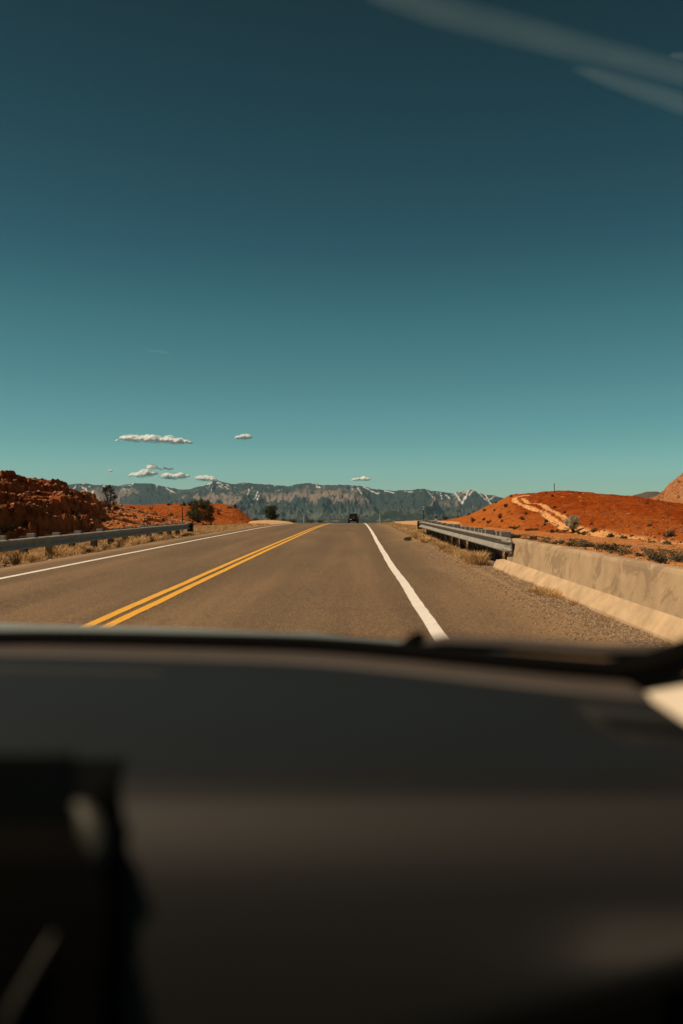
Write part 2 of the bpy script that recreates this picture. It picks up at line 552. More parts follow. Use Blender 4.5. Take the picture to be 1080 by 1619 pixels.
def hit(px, py, fn, y0, y1, n=3000):
    """the first point in front of the camera where the terrain FN stands in the way of this line of sight"""
    u = (px-VX)/F; v = (VY-py)/F
    Y = np.linspace(y0, y1, n)
    z = CAM.z + v*Y
    h = fn(np.full(n, u), Y)
    i = np.argmax(h >= z)
    if not (h >= z).any():
        i = int(np.argmin(z-h))
    return Vector((u*Y[i], Y[i], float(h[i])))

# ------------------------------------------------------------------ ground sheet
def spaced(a, b, fine, lo, hi, g=1.25):
    """fine steps between lo and hi, growing outwards to a and b"""
    mid = list(np.arange(lo, hi+1e-6, fine))
    x, s = hi, fine
    up = []
    while x < b:
        s *= g; x += s; up.append(min(x, b))
    x, s = lo, fine
    dn = []
    while x > a:
        s *= g; x -= s; dn.append(max(x, a))
    return np.array(dn[::-1] + mid + up)
gx = np.unique(np.concatenate([spaced(-21000, 21000, .25, -14, 9, 1.12)]))
gy = np.unique(np.concatenate([spaced(-150, 17800, .3, 6, 60, 1.06)]))
GX, GY = np.meshgrid(gx, gy)
GZ = G(GX, GY)
go = link_mesh('ground', grid_mesh('ground', GX, GY, GZ), M['ground'])
tag(go, 'reddish stony desert soil beside the road', kind='structure')

# gravel shoulders (sheets laid on the ground)
ry = spaced(-30, 400, .3, 5, 60, 1.06)
def strip(name, x0, x1, nx, mat, dz, label, wob0=0, wob1=0, fall=None, dust=None, kind='structure'):
    t = np.linspace(0, 1, nx)
    Y = np.repeat(ry[:, None], nx, 1)
    a = x0 + shift(ry) + wob0*fbm(ry*.8, ry*0+1, hash(name) % 50 if False else len(name), 4)
    b = x1 + shift(ry) + wob1*fbm(ry*.8, ry*0+7, len(name)+3, 4)
    X = a[:, None]*(1-t) + b[:, None]*t
    Z = (prof(Y) + dz) if fall is None else fall(X, Y)
    cols = {'dust': dust(X, Y)} if dust is not None else None
    o = link_mesh(name, grid_mesh(name, X, Y, Z, cols), mat)
    tag(o, label, kind=kind)
    return o
n = NT('gravel_shoulder'); n.set(.95, 0, .2)
v = n.voro(42, out='Color'); sep = n.node('ShaderNodeSeparateColor'); n.l.new(v, sep.inputs[0])
vd = n.voro(42, out='Distance')
c = n.mix(sep.outputs[0], (.105, .070, .044), (.30, .205, .13))
c = n.mix(n.ramp(sep.outputs[1], [(.88, 0.), (.93, 1.)]), c, (.48, .40, .30))
c = n.mix(n.ramp(n.noise(1.1, 5, .6), [(.45, 0.), (.62, .7)]), c, (.15, .085, .045))
n.color(c); n.bump(vd, .9, .012)
M['gravel'] = n.m
def shoulder_dust(X, Y):
    xl = X - shift(Y)
    return np.clip(sm(1.3, 2.7, xl + .35*fbm(X*.9, Y*.5, 61, 4))*.95 + sm(-6.9, -7.5, xl + .3*fbm(X*.9, Y*.5, 63, 4))*.9, 0, 1)
strip('road', -7.6, 2.6, 64, M['asphalt'], .004, 'grey brown two lane asphalt running to the crest', .12, .16, dust=shoulder_dust)
def sh_r(X, Y):
    return G(X, Y) + .022
def sh_l(X, Y):
    return G(X, Y) + .02
strip('gravel_shoulder', 2.3, 3.7, 12, M['gravel'], 0, 'coarse brown gravel shoulder along the concrete barrier', .1, 0, fall=sh_r)
strip('gravel_shoulder', -12.3, -7.3, 26, M['gravel'], 0, 'brown gravel shoulder beside the left guardrail', .1, .1, fall=sh_l)

def line_strip(name, xc, w, mat, label):
    wob = .016*fbm(ry*.35, ry*0, int(abs(xc)*7), 3)
    e0 = .008*fbm(ry*3, ry*0, 5, 2); e1 = .008*fbm(ry*3, ry*0, 6, 2)
    c = xc + shift(ry) + wob
    X = np.stack([c-w/2+e0, c+w/2+e1], 1)
    Y = np.repeat(ry[:, None], 2, 1)
    o = link_mesh(name, grid_mesh(name, X, Y, prof(Y)+.009), mat)
    tag(o, label, kind='structure')
line_strip('white_edge_line', .87, .15, M['white_paint'], 'solid white line along the edge of the lane being driven')
line_strip('white_edge_line', -6.45, .145, M['white_paint'], 'solid white line along the far edge of the oncoming lane')
line_strip('yellow_centre_line', -2.905, .13, M['yellow_paint'], 'yellow centre line on the oncoming side of the pair')
line_strip('yellow_centre_line', -2.675, .13, M['yellow_paint'], 'yellow centre line on the near side of the pair')

# ------------------------------------------------------------------ hills
# rock cut
cx = np.arange(-34, -11.2, .1); cy = np.concatenate([np.arange(14, 66, .12), np.arange(66, 100, .25)])
X, Y = np.meshgrid(cx, cy)
Z = rock_cut(X, Y)
m1 = link_mesh('rock_cut_hill', grid_mesh('rock_cut_hill', X, Y, Z, smooth=False), M['rock'])
tag(m1, 'dark red rocky road cut with shadowed ledges', kind='structure')
# the far rubble part takes the lighter soil
ci = (X[:-1, :-1]/Y[:-1, :-1] + .02*fbm(X[:-1, :-1]*.6, Y[:-1, :-1]*.6, 51, 3) > -.316).reshape(-1)
m1.data.materials.append(M['rubble_slope'])
m1.data.polygons.foreach_set('material_index', ci.astype(np.int32))

def polar_grid(u0, u1, nu, ys):
    u = np.linspace(u0, u1, nu)
    U, YY = np.meshgrid(u, ys)
    return U, YY

# left orange mounds
U, Y = polar_grid((90-VX)/F, (445-VX)/F, 380, np.arange(56, 145, .35))
o = link_mesh('orange_mound', grid_mesh('orange_mound', U*Y, Y, left_mound(U, Y), {'track': np.zeros(U.shape), 'pale': .45+.5*fbm(U*Y*.25, Y*.12, 66, 4)}, smooth=False), M['orange_hill'])
tag(o, 'bright orange earth mounds beyond the left guardrail', kind='structure')

# right hill with its tracks
U, Y = polar_grid((596-VX)/F, (1290-VX)/F, 900, np.concatenate([np.arange(20, 60, .22), np.arange(60, 116, .28), np.arange(116, 180, 2.)]))
Z = right_hill(U, Y)
TRACKS = [
    ([(834, 783), (822, 784), (813, 787), (812, 791), (818, 795), (829, 799), (851, 808), (869, 819), (888, 832), (914, 838)], .30),
    ([(826, 788), (829, 791), (844, 796), (863, 803), (880, 811), (891, 819), (905, 829), (914, 838)], .24),
    ([(908, 834), (935, 846)], .4), ([(935, 846), (966, 853)], .9),
    ([(966, 854), (1015, 861), (1080, 868), (1140, 874)], 1.15),
    ([(786, 842), (810, 845), (852, 849), (905, 853), (966, 857)], 1.2),
]
XX = U*Y
track = np.zeros(U.shape)
for pts, w in TRACKS:
    P = [hit(a, b, right_hill, 24, 112) for a, b in pts]
    for p, q in zip(P[:-1], P[1:]):
        dx, dy = q.x-p.x, q.y-p.y
        L2 = dx*dx+dy*dy+1e-9
        t = np.clip(((XX-p.x)*dx+(Y-p.y)*dy)/L2, 0, 1)
        dd = np.hypot(XX-(p.x+t*dx), (Y-(p.y+t*dy)))
        dd = dd + .20*w*fbm(XX*.8, Y*.8, 71, 3)
        track = np.maximum(track, sm(w*1.25, w*.65, dd))
Z = Z - .05*track
tk = track[:-1, :-1] > .45
xsr = VX + U*F; yfr = np.interp(xsr, RFX, RFY); tr_ = (Y-yfr)/(110-yfr)
pale = np.clip(sm(850, 790, xsr) + sm(.30, .0, tr_ + .25*fbm(XX*.25, Y*.25, 72, 4))*.6 + .25*fbm(XX*.12, Y*.1, 73, 4), 0, 1)
cols = {'track': track, 'pale': pale}
o = link_mesh('orange_hill', grid_mesh('orange_hill', XX, Y, Z, cols, keep=~tk), M['orange_hill'])
tag(o, 'long bright orange clay hill behind the concrete barrier', kind='structure')
o = link_mesh('dirt_track', grid_mesh('dirt_track', XX, Y, Z, cols, keep=tk), M['orange_hill'])
tag(o, 'pale dirt tracks climbing the orange hill', kind='structure')

# sand banks by the crest
def bank(name, skx, sky_, Y0, Yr, label, seed):
    U, Y = polar_grid((skx[0]-VX)/F, (skx[-1]-VX)/F, 160, np.linspace(Y0, Yr*1.25, 90))
    zr, t, s = polar_hill(U, Y, skx, sky_, Yr, Y0, back=2.)
    g = prof(Y) - .5
    edge = sm(0, .12, (U-U.min())/(U.max()-U.min()))*sm(1, .88, (U-U.min())/(U.max()-U.min()))
    z = g + (zr-g)*s*edge + .06*fbm(U*Y*.8, Y*.8, seed, 4)*s
    o = link_mesh(name, grid_mesh(name, U*Y, Y, z), M['sand'])
    tag(o, label, kind='structure')
bank('sand_bank', [385, 400, 420, 445, 462, 474], [826, 823.5, 822.5, 823.5, 826, 830], 72, 92, 'pale sandy bank left of the crest', 81)
bank('sand_bank', [612, 625, 645, 670, 700, 740], [828, 824.5, 823.5, 823, 823.5, 826], 80, 96, 'pale sandy bank right of the crest', 82)

# tan butte and the dark distant ridge beside it
U, Y = polar_grid((1000-VX)/F, (1500-VX)/F, 330, np.linspace(290, 520, 170))
zr, t, s = polar_hill(U, Y, [1000, 1020, 1029, 1045, 1060, 1080, 1110, 1160, 1300, 1500], [800, 792, 788, 779, 766, 749, 736, 728, 735, 760], 400, 300, back=.9)
X = U*Y
g = prof(Y)-1
Z = g + (zr-g)*s + sm(0, .2, t)*(4.0*fbm(X*.06, Y*.06, 91, 6, .7) - 1.2*ridged(X*.06, Y*.02, 92, 3) + .4)*sm(1.3, .95, t)
o = link_mesh('tan_butte', grid_mesh('tan_butte', X, Y, Z, smooth=False), M['butte'])
tag(o, 'steep tan butte rising behind the orange hill', kind='structure')
M['far_ridge'] = simple('far_ridge_soil', (.075, .060, .045), .95, var=.35, scale=.02)
U, Y = polar_grid((940-VX)/F, (1200-VX)/F, 120, np.linspace(1200, 2200, 50))
zr, t, s = polar_hill(U, Y, [940, 990, 1005, 1020, 1035, 1080, 1200], [800, 787, 783.5, 781, 780, 784, 800], 1700, 1250)
g = prof(Y)-3
Z = g + (zr-g)*s + 6*fbm(U*Y*.02, Y*.02, 95, 5)*sm(0, .3, t)
o = link_mesh('distant_ridge', grid_mesh('distant_ridge', U*Y, Y, Z), M['far_ridge'])
tag(o, 'low dark ridge peeping over the orange hill', kind='structure')

# mountains
MSX = [-300, 0, 95, 115, 135, 150, 163, 185, 210, 225, 240, 262, 285, 300, 312, 320, 330, 337, 345, 356, 370, 385, 398, 410, 430, 455, 470, 490, 510, 540, 560, 575, 590, 605, 620, 635, 650, 660, 670, 683, 690, 702, 715, 727, 735, 745, 755, 765, 775, 782, 792, 810, 850, 900, 1000, 1400]
MSY = [775, 770, 767, 765, 764.5, 767, 766, 768, 764, 764, 765, 770, 774, 773, 770, 768, 763, 759.8, 759.5, 763, 765.5, 762.5, 764, 765.5, 766, 769, 765, 763.5, 767, 766.5, 767.5, 769, 773, 774.5, 776, 775.5, 775, 773.5, 773.3, 776, 777, 778, 780.5, 776.5, 776, 774, 778, 781.5, 783, 783, 787, 793, 800, 803, 806, 812]
rows = np.concatenate([np.linspace(9800, 15000, 190), np.linspace(15080, 17500, 24)])
U, Y = polar_grid((-250-VX)/F, (1350-VX)/F, 1500, rows)
X = U*Y
xs = VX + U*F
sk = np.interp(xs, MSX, MSY) + 1.1*fbm(xs*.16, xs*0, 100, 5, .65)
zr = CAM.z + (VY - sk)/F*15000
t = (Y-9800)/5200
w1 = .05*fbm(U*14, t*2.2, 101, 4)          # bends the gullies
spur = ridged(U*17 + w1*9, t*.9, 102, 5, .55)          # big spurs
gul = ridged(U*60 + w1*24, t*2.5, 107, 5, .65)
s = np.where(t < 1, .10*np.clip(t, 0, 1) + .90*np.clip(t, 0, 1)**2.1, 1 - (t-1)*.8)
g = -165.
relief = np.clip(np.sin(np.pi*np.clip(t, 0, 1)), 0, 1)**.8
Z = g + (zr-g)*s + relief*(380*(spur-.55) + 170*(gul-.5)) + 60*fbm(U*210, t*14, 112, 4)*relief
# no spur may rise above the ridge line seen from the road
lim = (zr-CAM.z)/15000*Y*.985 + CAM.z - 18*(1-t)
Z = np.where(t < 1, np.minimum(Z, lim + 0*Z), Z)
alt = (Z-g)/(zr.max()-g)
nz = fbm(U*150, t*24, 115, 5)
nl = fbm(U*26, t*5, 116, 4)
forest = np.stack([np.full(U.shape, v) for v in (.028, .039, .041)], -1)
rockc = np.array([.27, .205, .165]); snow = np.array([.80, .80, .78]); low = np.array([.062, .072, .060])
rk = sm(.02, .36, 1.2*fbm(U*150, t*22, 125, 5, .7) + nl*1.7 + .5*(.5-gul) + .04)*sm(.18, .38, alt)*sm(1.03, .75, t)
rk = rk*sm(.30, .62, vn(xs*.03+7, t*6+2, 141) + .25*nl)*.62
C = forest*(1-rk[..., None]) + rockc*rk[..., None]
lw = sm(.30, .12, alt)
C = C*(1-lw[..., None]) + low*(1+.5*nz[..., None])*lw[..., None]
big = np.interp(xs, [90, 130, 240, 300, 340, 420, 560, 600, 640, 690, 730, 790], [.50, .6, .3, .25, .42, .45, .45, .55, .58, .7, 1.0, 1.0])
hrel = np.clip((Z-g)/(zr-g), 0, 1.1)
STREAK = [(719, .99, 730, .50, 1.3), (741, 1., 731, .55, 1.5), (748, .99, 741, .8, 1.2), (756, .99, 777, .55, 1.3), (767, .98, 772, .75, 1.4), (783, .98, 776, .8, 1.2), (695, .95, 699, .7, .8), (676, .95, 684, .72, .8), (705, .9, 712, .72, .8), (394, .80, 392, .62, .9), (407, .74, 403, .5, .9), (409, .62, 406, .48, .9), (565, .95, 571, .7, .7), (575, .98, 598, .84, 1.6), (608, .97, 622, .92, 1.3), (335, .82, 334, .7, .8), (262, .97, 276, .82, 1.1), (640, .95, 652, .93, .9), (163, .98, 165, .86, 1.3), (128, .9, 135, .75, 1.2), (118, .95, 112, .8, 1.), (146, .8, 140, .65, 1.), (343, .93, 352, .9, 1.), (356, .86, 360, .8, .9), (500, .97, 506, .9, .8)]
stk = np.zeros(U.shape)
xw = xs + 1.6*fbm(xs*.25, hrel*22, 126, 3)
for a0, h0, a1, h1, w_ in STREAK:
    dx, dy = a1-a0, (h1-h0)*50
    tt_ = np.clip(((xw-a0)*dx + (hrel-h0)*50*dy)/(dx*dx+dy*dy), 0, 1)
    dd = np.hypot(xw-a0-tt_*dx, (hrel-h0)*50-tt_*dy)
    stk = np.maximum(stk, sm(w_*1.25, w_*.2, dd + 1.3*fbm(xs*.7, hrel*50, 127, 4)))
sn = sm(.56, .66, (1-gul)*.62 + .85*fbm(U*230, t*26, 119, 4, .7) + .40*(big-.45))*sm(.52, .80, alt*(520/(zr-g+200)+.35)/1.15)
sn = np.maximum(sn*.8, stk*.75)
C = C*(1-sn[..., None]) + snow*sn[..., None]
n = NT('mountain_rock'); n.set(.95, 0, .1)
nn = n.noise(.004, 8, .65)
n.color(n.mix(1.0, n.attr('tint', 'Color'), n.ramp(nn, [(.3, .65), (.7, 1.35)]), 'MULTIPLY'))
n.bump(n.noise(.006, 8, .6), .6, 40)
M['mountain'] = n.m
o = link_mesh('mountains', grid_mesh('mountains', X, Y, Z, {'tint': C}), M['mountain'])
tag(o, 'grey green mountain range with snow in its gullies', kind='structure')

# dark foothills in the valley
U, Y = polar_grid((300-VX)/F, (900-VX)/F, 360, np.linspace(6500, 9700, 90))
zr, t, s = polar_hill(U, Y, [300, 380, 440, 500, 560, 590, 605, 622, 650, 690, 740, 800, 900], [826, 822, 820, 822, 819, 815, 809, 806.5, 811, 816, 818, 820, 826], 8600, 6700)
g = -185.
Z = g + (zr-g)*s + 22*(fbm(U*60, Y*.0012, 121, 5))*sm(0, .3, t)*sm(1.2, .9, t)
nz = fbm(U*160, Y*.006, 123, 4)
C = np.array([.026, .036, .026])*(1+.5*nz[..., None]) + np.array([.12, .075, .055])*sm(.36, .55, nz)[..., None]
o = link_mesh('foothills', grid_mesh('foothills', U*Y, Y, Z, {'tint': C}), M['mountain'])
tag(o, 'low dark foothills below the mountain range', kind='structure')

# ------------------------------------------------------------------ haze
hz = MB().box((-21500, -170, -420), (21500, 17950, 640))
n = NT('haze_air'); n.n.remove(n.b)
pv = n.node('ShaderNodeVolumePrincipled')
pv.inputs['Color'].default_value = (.42, .76, .95, 1)
pv.inputs['Density'].default_value = 1.9e-5
pv.inputs['Anisotropy'].default_value = 0.2
n.l.new(pv.outputs[0], n.out.inputs['Volume'])
ho = hz.build('haze', n.m)
tag(ho, 'thin blue haze over the valley', kind='stuff')

# ------------------------------------------------------------------ clouds
n = NT('cloud_white'); n.set(1., 0, 0)
n.color((1., .98, .96)); n.b.inputs['Subsurface Weight'].default_value = 1.; n.b.inputs['Subsurface Radius'].default_value = (1, 1, 1); n.b.inputs['Subsurface Scale'].default_value = 110.
lw_ = n.node('ShaderNodeLayerWeight'); lw_.inputs[0].default_value = .35
al = n.ramp(lw_.outputs['Facing'], [(.45, .82), (.98, 0.)])
nz_ = n.noise(.004, 6, .7)
al = n.math('MULTIPLY', n.ramp(lw_.outputs['Facing'], [(.18, 1.), (.78, .0)]), n.ramp(nz_, [(.28, .35), (.50, 1.)]))
geo = n.node('ShaderNodeNewGeometry')
al = n.math('MULTIPLY', al, n.math('SUBTRACT', 1., geo.outputs['Backfacing']))
n.l.new(al, n.b.inputs['Alpha'])
tl = n.node('ShaderNodeBsdfTranslucent'); tl.inputs[0].default_value = (.9, .87, .85, 1)
ms = n.node('ShaderNodeMixShader'); ms.inputs[0].default_value = .0
tp = n.node('ShaderNodeBsdfTransparent'); ms2 = n.node('ShaderNodeMixShader')
n.l.new(n.b.outputs[0], ms.inputs[1]); n.l.new(tl.outputs[0], ms.inputs[2])
n.l.new(al, ms2.inputs[0]); n.l.new(tp.outputs[0], ms2.inputs[1]); n.l.new(ms.outputs[0], ms2.inputs[2])
n.l.new(ms2.outputs[0], n.out.inputs['Surface'])
for l_ in list(n.b.inputs['Alpha'].links): n.l.remove(l_)
M['cloud'] = n.m
def ico(center, r, sq, seed, flat=True, dep=1.):
    import bmesh
    bm = bmesh.new()
    bmesh.ops.create_icosphere(bm, subdivisions=3, radius=1.)
    vs = [v.co.copy() for v in bm.verts]; fs = [tuple(v.index for v in f.verts) for f in bm.faces]
    bm.free()
    out = []
    for v in vs:
        k = 1 + .25*float(fbm(np.array([v.x*2+seed]), np.array([v.z*2+v.y*2]), seed, 3)[0])
        p = Vector((v.x*r*k*1.3, v.y*r*k*dep, v.z*r*k*sq))
        if flat and p.z < 0: p.z *= .55
        out.append(center + p)
    return out, fs
def cloud(pts, label, Y=30000., seed=1):
    """pts: (px, py, half height in photo px) of its heaps"""
    k = Y/F
    c0 = pts[len(pts)//2]
    base = Vector(((c0[0]-VX)*k, Y, CAM.z+(VY-c0[1])*k))
    mb = MB()
    for i, (a, b, h) in enumerate(pts):
        c = Vector(((a-VX)*k, Y + random.uniform(-3, 3)*k, CAM.z+(VY-b)*k)) - base
        vs, fs = ico(c, h*k*1.6, .95, seed*13+i, dep=1.5)
        mb.add(vs, fs)
    o = mb.build('cloud', M['cloud'], loc=base, smooth=True)
    rm = o.modifiers.new('remesh', 'REMESH'); rm.mode = 'VOXEL'; rm.voxel_size = 24; rm.use_smooth_shade = True
    tag(o, label, 'cloud', 'small white clouds low over the mountains')
R = random.Random(5)
def along(x0, y0, x1, y1, n, h0, h1):
    out = []
    for i in range(n):
        t = i/(n-1)
        e = math.sin(math.pi*min(max(t*.86+.07, 0), 1))**.6
        out.append((x0+(x1-x0)*t, y0+(y1-y0)*t+R.uniform(-1, 1), (h0+(h1-h0)*t)*e*R.uniform(.7, 1.15)))
    return out
cloud(along(193, 693, 300, 700, 20, 7, 5.2), 'longest ragged white cloud, stretched out above the other clouds', seed=1)
cloud(along(373, 693, 396, 693, 6, 5, 4.5), 'small lens shaped white cloud, alone to the right of the longest cloud', seed=2)
cloud(along(205, 752, 244, 750, 9, 5, 6.5), 'white oval cloud just under the thin wispy one', seed=3)
cloud(along(234, 738, 250, 741, 4, 4.5, 3) + along(250, 742, 276, 742, 7, 2.2, 1.6), 'thin white cloud with a trailing tail, between the longest cloud and two ovals', seed=4)
cloud(along(255, 754, 296, 754, 9, 6, 5), 'white flat oval cloud between the twin oval and the highest peak', seed=5)
cloud(along(308, 755, 342, 761, 8, 4.5, 4.5), 'white cloud touching the pointed peak of the mountains', seed=6)
cloud(along(557, 759, 585, 757.5, 7, 3, 3.4), 'small white cloud above the road and the dark vehicle', seed=7)
cloud(along(170, 744, 176, 744, 3, 1.6, 1.6), 'tiny faint white puff above the lone brown tree', seed=8)
cloud(along(181, 696.5, 186, 696, 3, 2, 1.6), 'tiny white scrap at the tip of the longest cloud', seed=9)

# high thin cirrus streaks
n = NT('cirrus'); n.n.remove(n.b)
nz_ = n.noise(.0007, 5, .6)
al = n.math('MULTIPLY', n.math('MULTIPLY', n.attr('edge'), .020), n.ramp(nz_, [(.2, .6), (.7, 1.)]))
tl = n.node('ShaderNodeBsdfTranslucent'); tl.inputs[0].default_value = (.72, 1., 1., 1)
tp = n.node('ShaderNodeBsdfTransparent'); ms = n.node('ShaderNodeMixShader')
n.l.new(al, ms.inputs[0]); n.l.new(tp.outputs[0], ms.inputs[1]); n.l.new(tl.outputs[0], ms.inputs[2])
n.l.new(ms.outputs[0], n.out.inputs['Surface'])
M['cirrus'] = n.m
def cirrus(pts, label, alt=8000., dens=1.):
    """pts: (px, py, half width in photo px)"""
    P = []
    for a, b, h in pts:
        v = (VY-b)/F; Y = alt/v
        P.append((Vector(((a-VX)/F*Y, Y, alt)), h/F*Y))
    n_ = 60; m_ = 13
    s = np.linspace(0, len(P)-1, n_)
    px_ = np.interp(s, range(len(P)), [p[0].x for p in P]); py_ = np.interp(s, range(len(P)), [p[0].y for p in P]); w_ = np.interp(s, range(len(P)), [p[1] for p in P])
    X = np.zeros((n_, 2*m_)); Yy = X.copy(); Zz = X.copy(); E = X.copy()
    for i in range(n_):
        j0, j1 = max(i-1, 0), min(i+1, n_-1)
        d = Vector((px_[j1]-px_[j0], py_[j1]-py_[j0])); d.normalize()
        nx_, ny_ = -d.y, d.x
        sc = 1/max(abs(ny_), .3)
        for j in range(2*m_):
            a = 2*math.pi*j/(2*m_-1)
            q = math.cos(a)
            X[i, j] = px_[i] + nx_*q*w_[i]*2.3; Yy[i, j] = py_[i] + ny_*q*w_[i]*2.3
            Zz[i, j] = alt + math.sin(a)*min(60, w_[i]*.35)
            E[i, j] = (1-q*q)**1.3*min(1, (n_-1-i)/8, i/5)*dens
    o = link_mesh('cirrus_streak', grid_mesh('cirrus_streak', X, Yy, Zz, {'edge': E}), M['cirrus'])
    tag(o, label, 'cloud', 'high thin cloud streaks')
cirrus([(560, -45, 18), (615, -8, 20), (700, 22, 21), (800, 48, 21), (900, 76, 19), (1000, 102, 17), (1080, 124, 16), (1180, 146, 15)], 'broad faint grey cloud streak crossing the upper corner of the sky')
cirrus([(900, 108, 6), (975, 134, 11), (1030, 153, 13), (1085, 172, 14), (1160, 195, 14), (1240, 215, 12)], 'shorter faint cloud streak just below the broad streak', dens=1.1)
cirrus([(1055, 91, 3), (1068, 93, 5), (1085, 95, 6), (1130, 99, 8), (1200, 104, 6)], 'smallest faint cloud scrap above the broad streak at the photo edge', dens=1.2)
cirrus([(228, 552, 1.0), (240, 554, 1.5), (255, 556, 1.5), (270, 558, 1.0)], 'tiny faint vapour trail in the open sky above the white clouds', dens=2.2)

# ------------------------------------------------------------------ guardrails
def wprof(side):
    """W-beam section, humps towards side (+1 / -1); closed, thin"""
    f = [(.000, .156), (.020, .153), (.074, .134), (.084, .122), (.085, .108), (.078, .094), (.045, .052), (.012, .012), (.006, 0)]
    f = f + [(a, -b) for a, b in f[-2::-1]]
    bk = [(a-.006, b*(1.0 if abs(b) < .15 else .985)) for a, b in f[::-1]]
    p = f + bk
    return [(a*side, b) for a, b in p]

def guardrail(name, label, path, side, posts, splices, head, far_end=None):
    """path: points (x, y, z of the rail centre)"""
    root = empty(name, (path[0][0], path[0][1], path[0][2]-.5))
    tag(root, label, 'guardrail')
    L = Vector(root.location)
    pts = [Vector(p) - L for p in path]
    def frames(ps):
        fr = []
        for i, p in enumerate(ps):
            t = (ps[min(i+1, len(ps)-1)] - ps[max(i-1, 0)]).normalized()
            sd_ = t.cross(Vector((0, 0, 1))).normalized()
            fr.append((p, sd_, Vector((0, 0, 1))))
        return fr
    mb = MB(); mb.sweep(frames(pts), wprof(side))
    mb.build('rail_beam', M['steel'], root, smooth=False)
    def onpath(y):
        for a, b in zip(path[:-1], path[1:]):
            if min(a[1], b[1]) <= y <= max(a[1], b[1]):
                t = (y-a[1])/(b[1]-a[1])
                return Vector(a).lerp(Vector(b), t) - L
        return Vector(path[-1]) - L
    for y in splices:
        p = onpath(y); q = onpath(y+.32)
        mb = MB(); o_ = Vector((side*.004, 0, 0))
        mb.sweep(frames([p+o_, q+o_]), wprof(side))
        mb.build('splice_plate', M['steel'], root)
    for (y, w) in posts:
        p = onpath(y)
        gz = float(G(p.x+L.x, p.y+L.y)) - L.z
        s = side
        jz = random.uniform(-.02, .02)
        pm = MB().box((min(p.x-s*.235, p.x-s*.44), p.y-.10, gz-.1), (max(p.x-s*.235, p.x-s*.42), p.y+.10, p.z+.17+jz))
        po = pm.build('post', M['dark_wood'], root, bevel=.008)
        bm_ = MB().box((min(p.x-s*.012, p.x-s*.232), p.y-.075*w, p.z-.17), (max(p.x-s*.012, p.x-s*.232), p.y+.075*w, p.z+.245+jz))
        bm_.build('block', M['wood'], po, bevel=.008)
    return root, L

# right rail: straight to the barrier, its far end flaring gently
rp_ = []
for y in np.linspace(16.95, 42.0, 40):
    x = 3.24 + shift(y)*.6 + .0*y
    fl = max(0, (y-37.5)/4.5)
    rp_.append((x + .12*fl**2, y, .525 - .10*fl**2*.6))
pr = [(40.4, 1), (38.5, 1), (36.6, 1), (34.7, 1), (32.8, 1), (30.9, 1), (28.9, 1), (26.9, 1), (24.9, 1), (24., 1), (23., 1), (22.1, 1), (21.4, 1), (20.9, 1), (20.3, 1), (18.75, 1), (18.2, 1.2)]
gr, L = guardrail('guardrail', 'steel guardrail on wooden posts joining the concrete barrier', rp_, -1, pr, (17.75, 21.6, 25.5, 29.4, 33.3, 37.2), None)
# second lapped shoe and rounded end where the beam meets the wall
mb = MB()
p0 = Vector(rp_[0]) - L
for zz in (.084, -.084):
    mb.tube([p0+Vector((-.045, -.30, zz)), p0+Vector((-.05, -.16, zz)), p0+Vector((-.05, .05, zz)), p0+Vector((-.05, .55, zz))], [.012, .036, .041, .041], 10)
mb.box((p0.x-.045, p0.y-.26, p0.z-.15), (p0.x-.012, p0.y+.5, p0.z+.15))
mb.build('end_shoe', M['steel'], gr, smooth=False, bevel=.006)
mb = MB()
pe = Vector(rp_[-1]) - L
mb.box((pe.x-.14, pe.y, pe.z-.22), (pe.x+.10, pe.y+.45, pe.z+.19))
hd = mb.build('end_terminal', M['black'], gr, bevel=.02)
MB().box((pe.x+.12, pe.y-.25, pe.z-.10), (pe.x+.30, pe.y-.21, pe.z+.24)).build('reflector_plate', M['white_plastic'], gr, bevel=.004)

# left rail
lp_ = []
for y in np.linspace(12, 45.6, 44):
    lp_.append((-9.12 + .3*max(0, (y-40)/6)**2*0, y, .315 - .02*math.sin(y*.3)*.3 + .0*y))
pl = [(y, 1) for y in (13.9, 15.8, 17.7, 19.6, 21.5, 23.5, 25.5, 27.5, 29.9, 32., 34., 36., 38., 40.2, 42.2, 44.2)]
gl, LL = guardrail('guardrail', 'long steel guardrail on the oncoming side below the red rock cut', lp_, 1, pl, (14.5, 18.3, 22.1, 26.0, 29.8, 33.6, 37.4, 41.2), None)
pe = Vector(lp_[-1]) - LL
mb = MB().box((pe.x-.10, pe.y-.05, pe.z-.31), (pe.x+.22, pe.y+.25, pe.z+.20))
mb.build('end_terminal', M['black'], gl, bevel=.03)
MB().box((pe.x-.16, pe.y-.75, pe.z+.13), (pe.x+.13, pe.y-.06, pe.z+.20)).build('terminal_cap', M['steel'], gl, bevel=.01)

# ------------------------------------------------------------------ concrete barrier
root = empty('concrete_barrier', (3.3, 12, 0)); tag(root, 'long weathered tan concrete barrier beside the gravel shoulder', 'barrier')
B0 = Vector(root.location)
ys = np.arange(-8, 17.36, .1)
pr_ = [(3.225, .20), (3.30, .62), (3.315, .655), (3.34, .668), (3.47, .668), (3.495, .655), (3.51, .62), (3.60, .0), (3.60, -.5), (3.225, -.5)]
path = []
mb = MB(); vs = []; n_ = len(pr_)
for i, y in enumerate(ys):
    yy = y
    for k, (a, b) in enumerate(pr_):
        chip = 0
        if k in (1, 2, 3): chip = -.012*max(0, float(fbm(np.array([y*2.5]), np.array([k*.3]), 130, 3)[0]))
        # the wall's end slopes back towards its top
        e = 0.0
        vs.append((a - 3.3 + .004*float(fbm(np.array([y*.7]), np.array([b*3]), 131, 3)[0]), yy - 12 + (0 if i < len(ys)-1 else -.12*b), b+chip))
fs = []
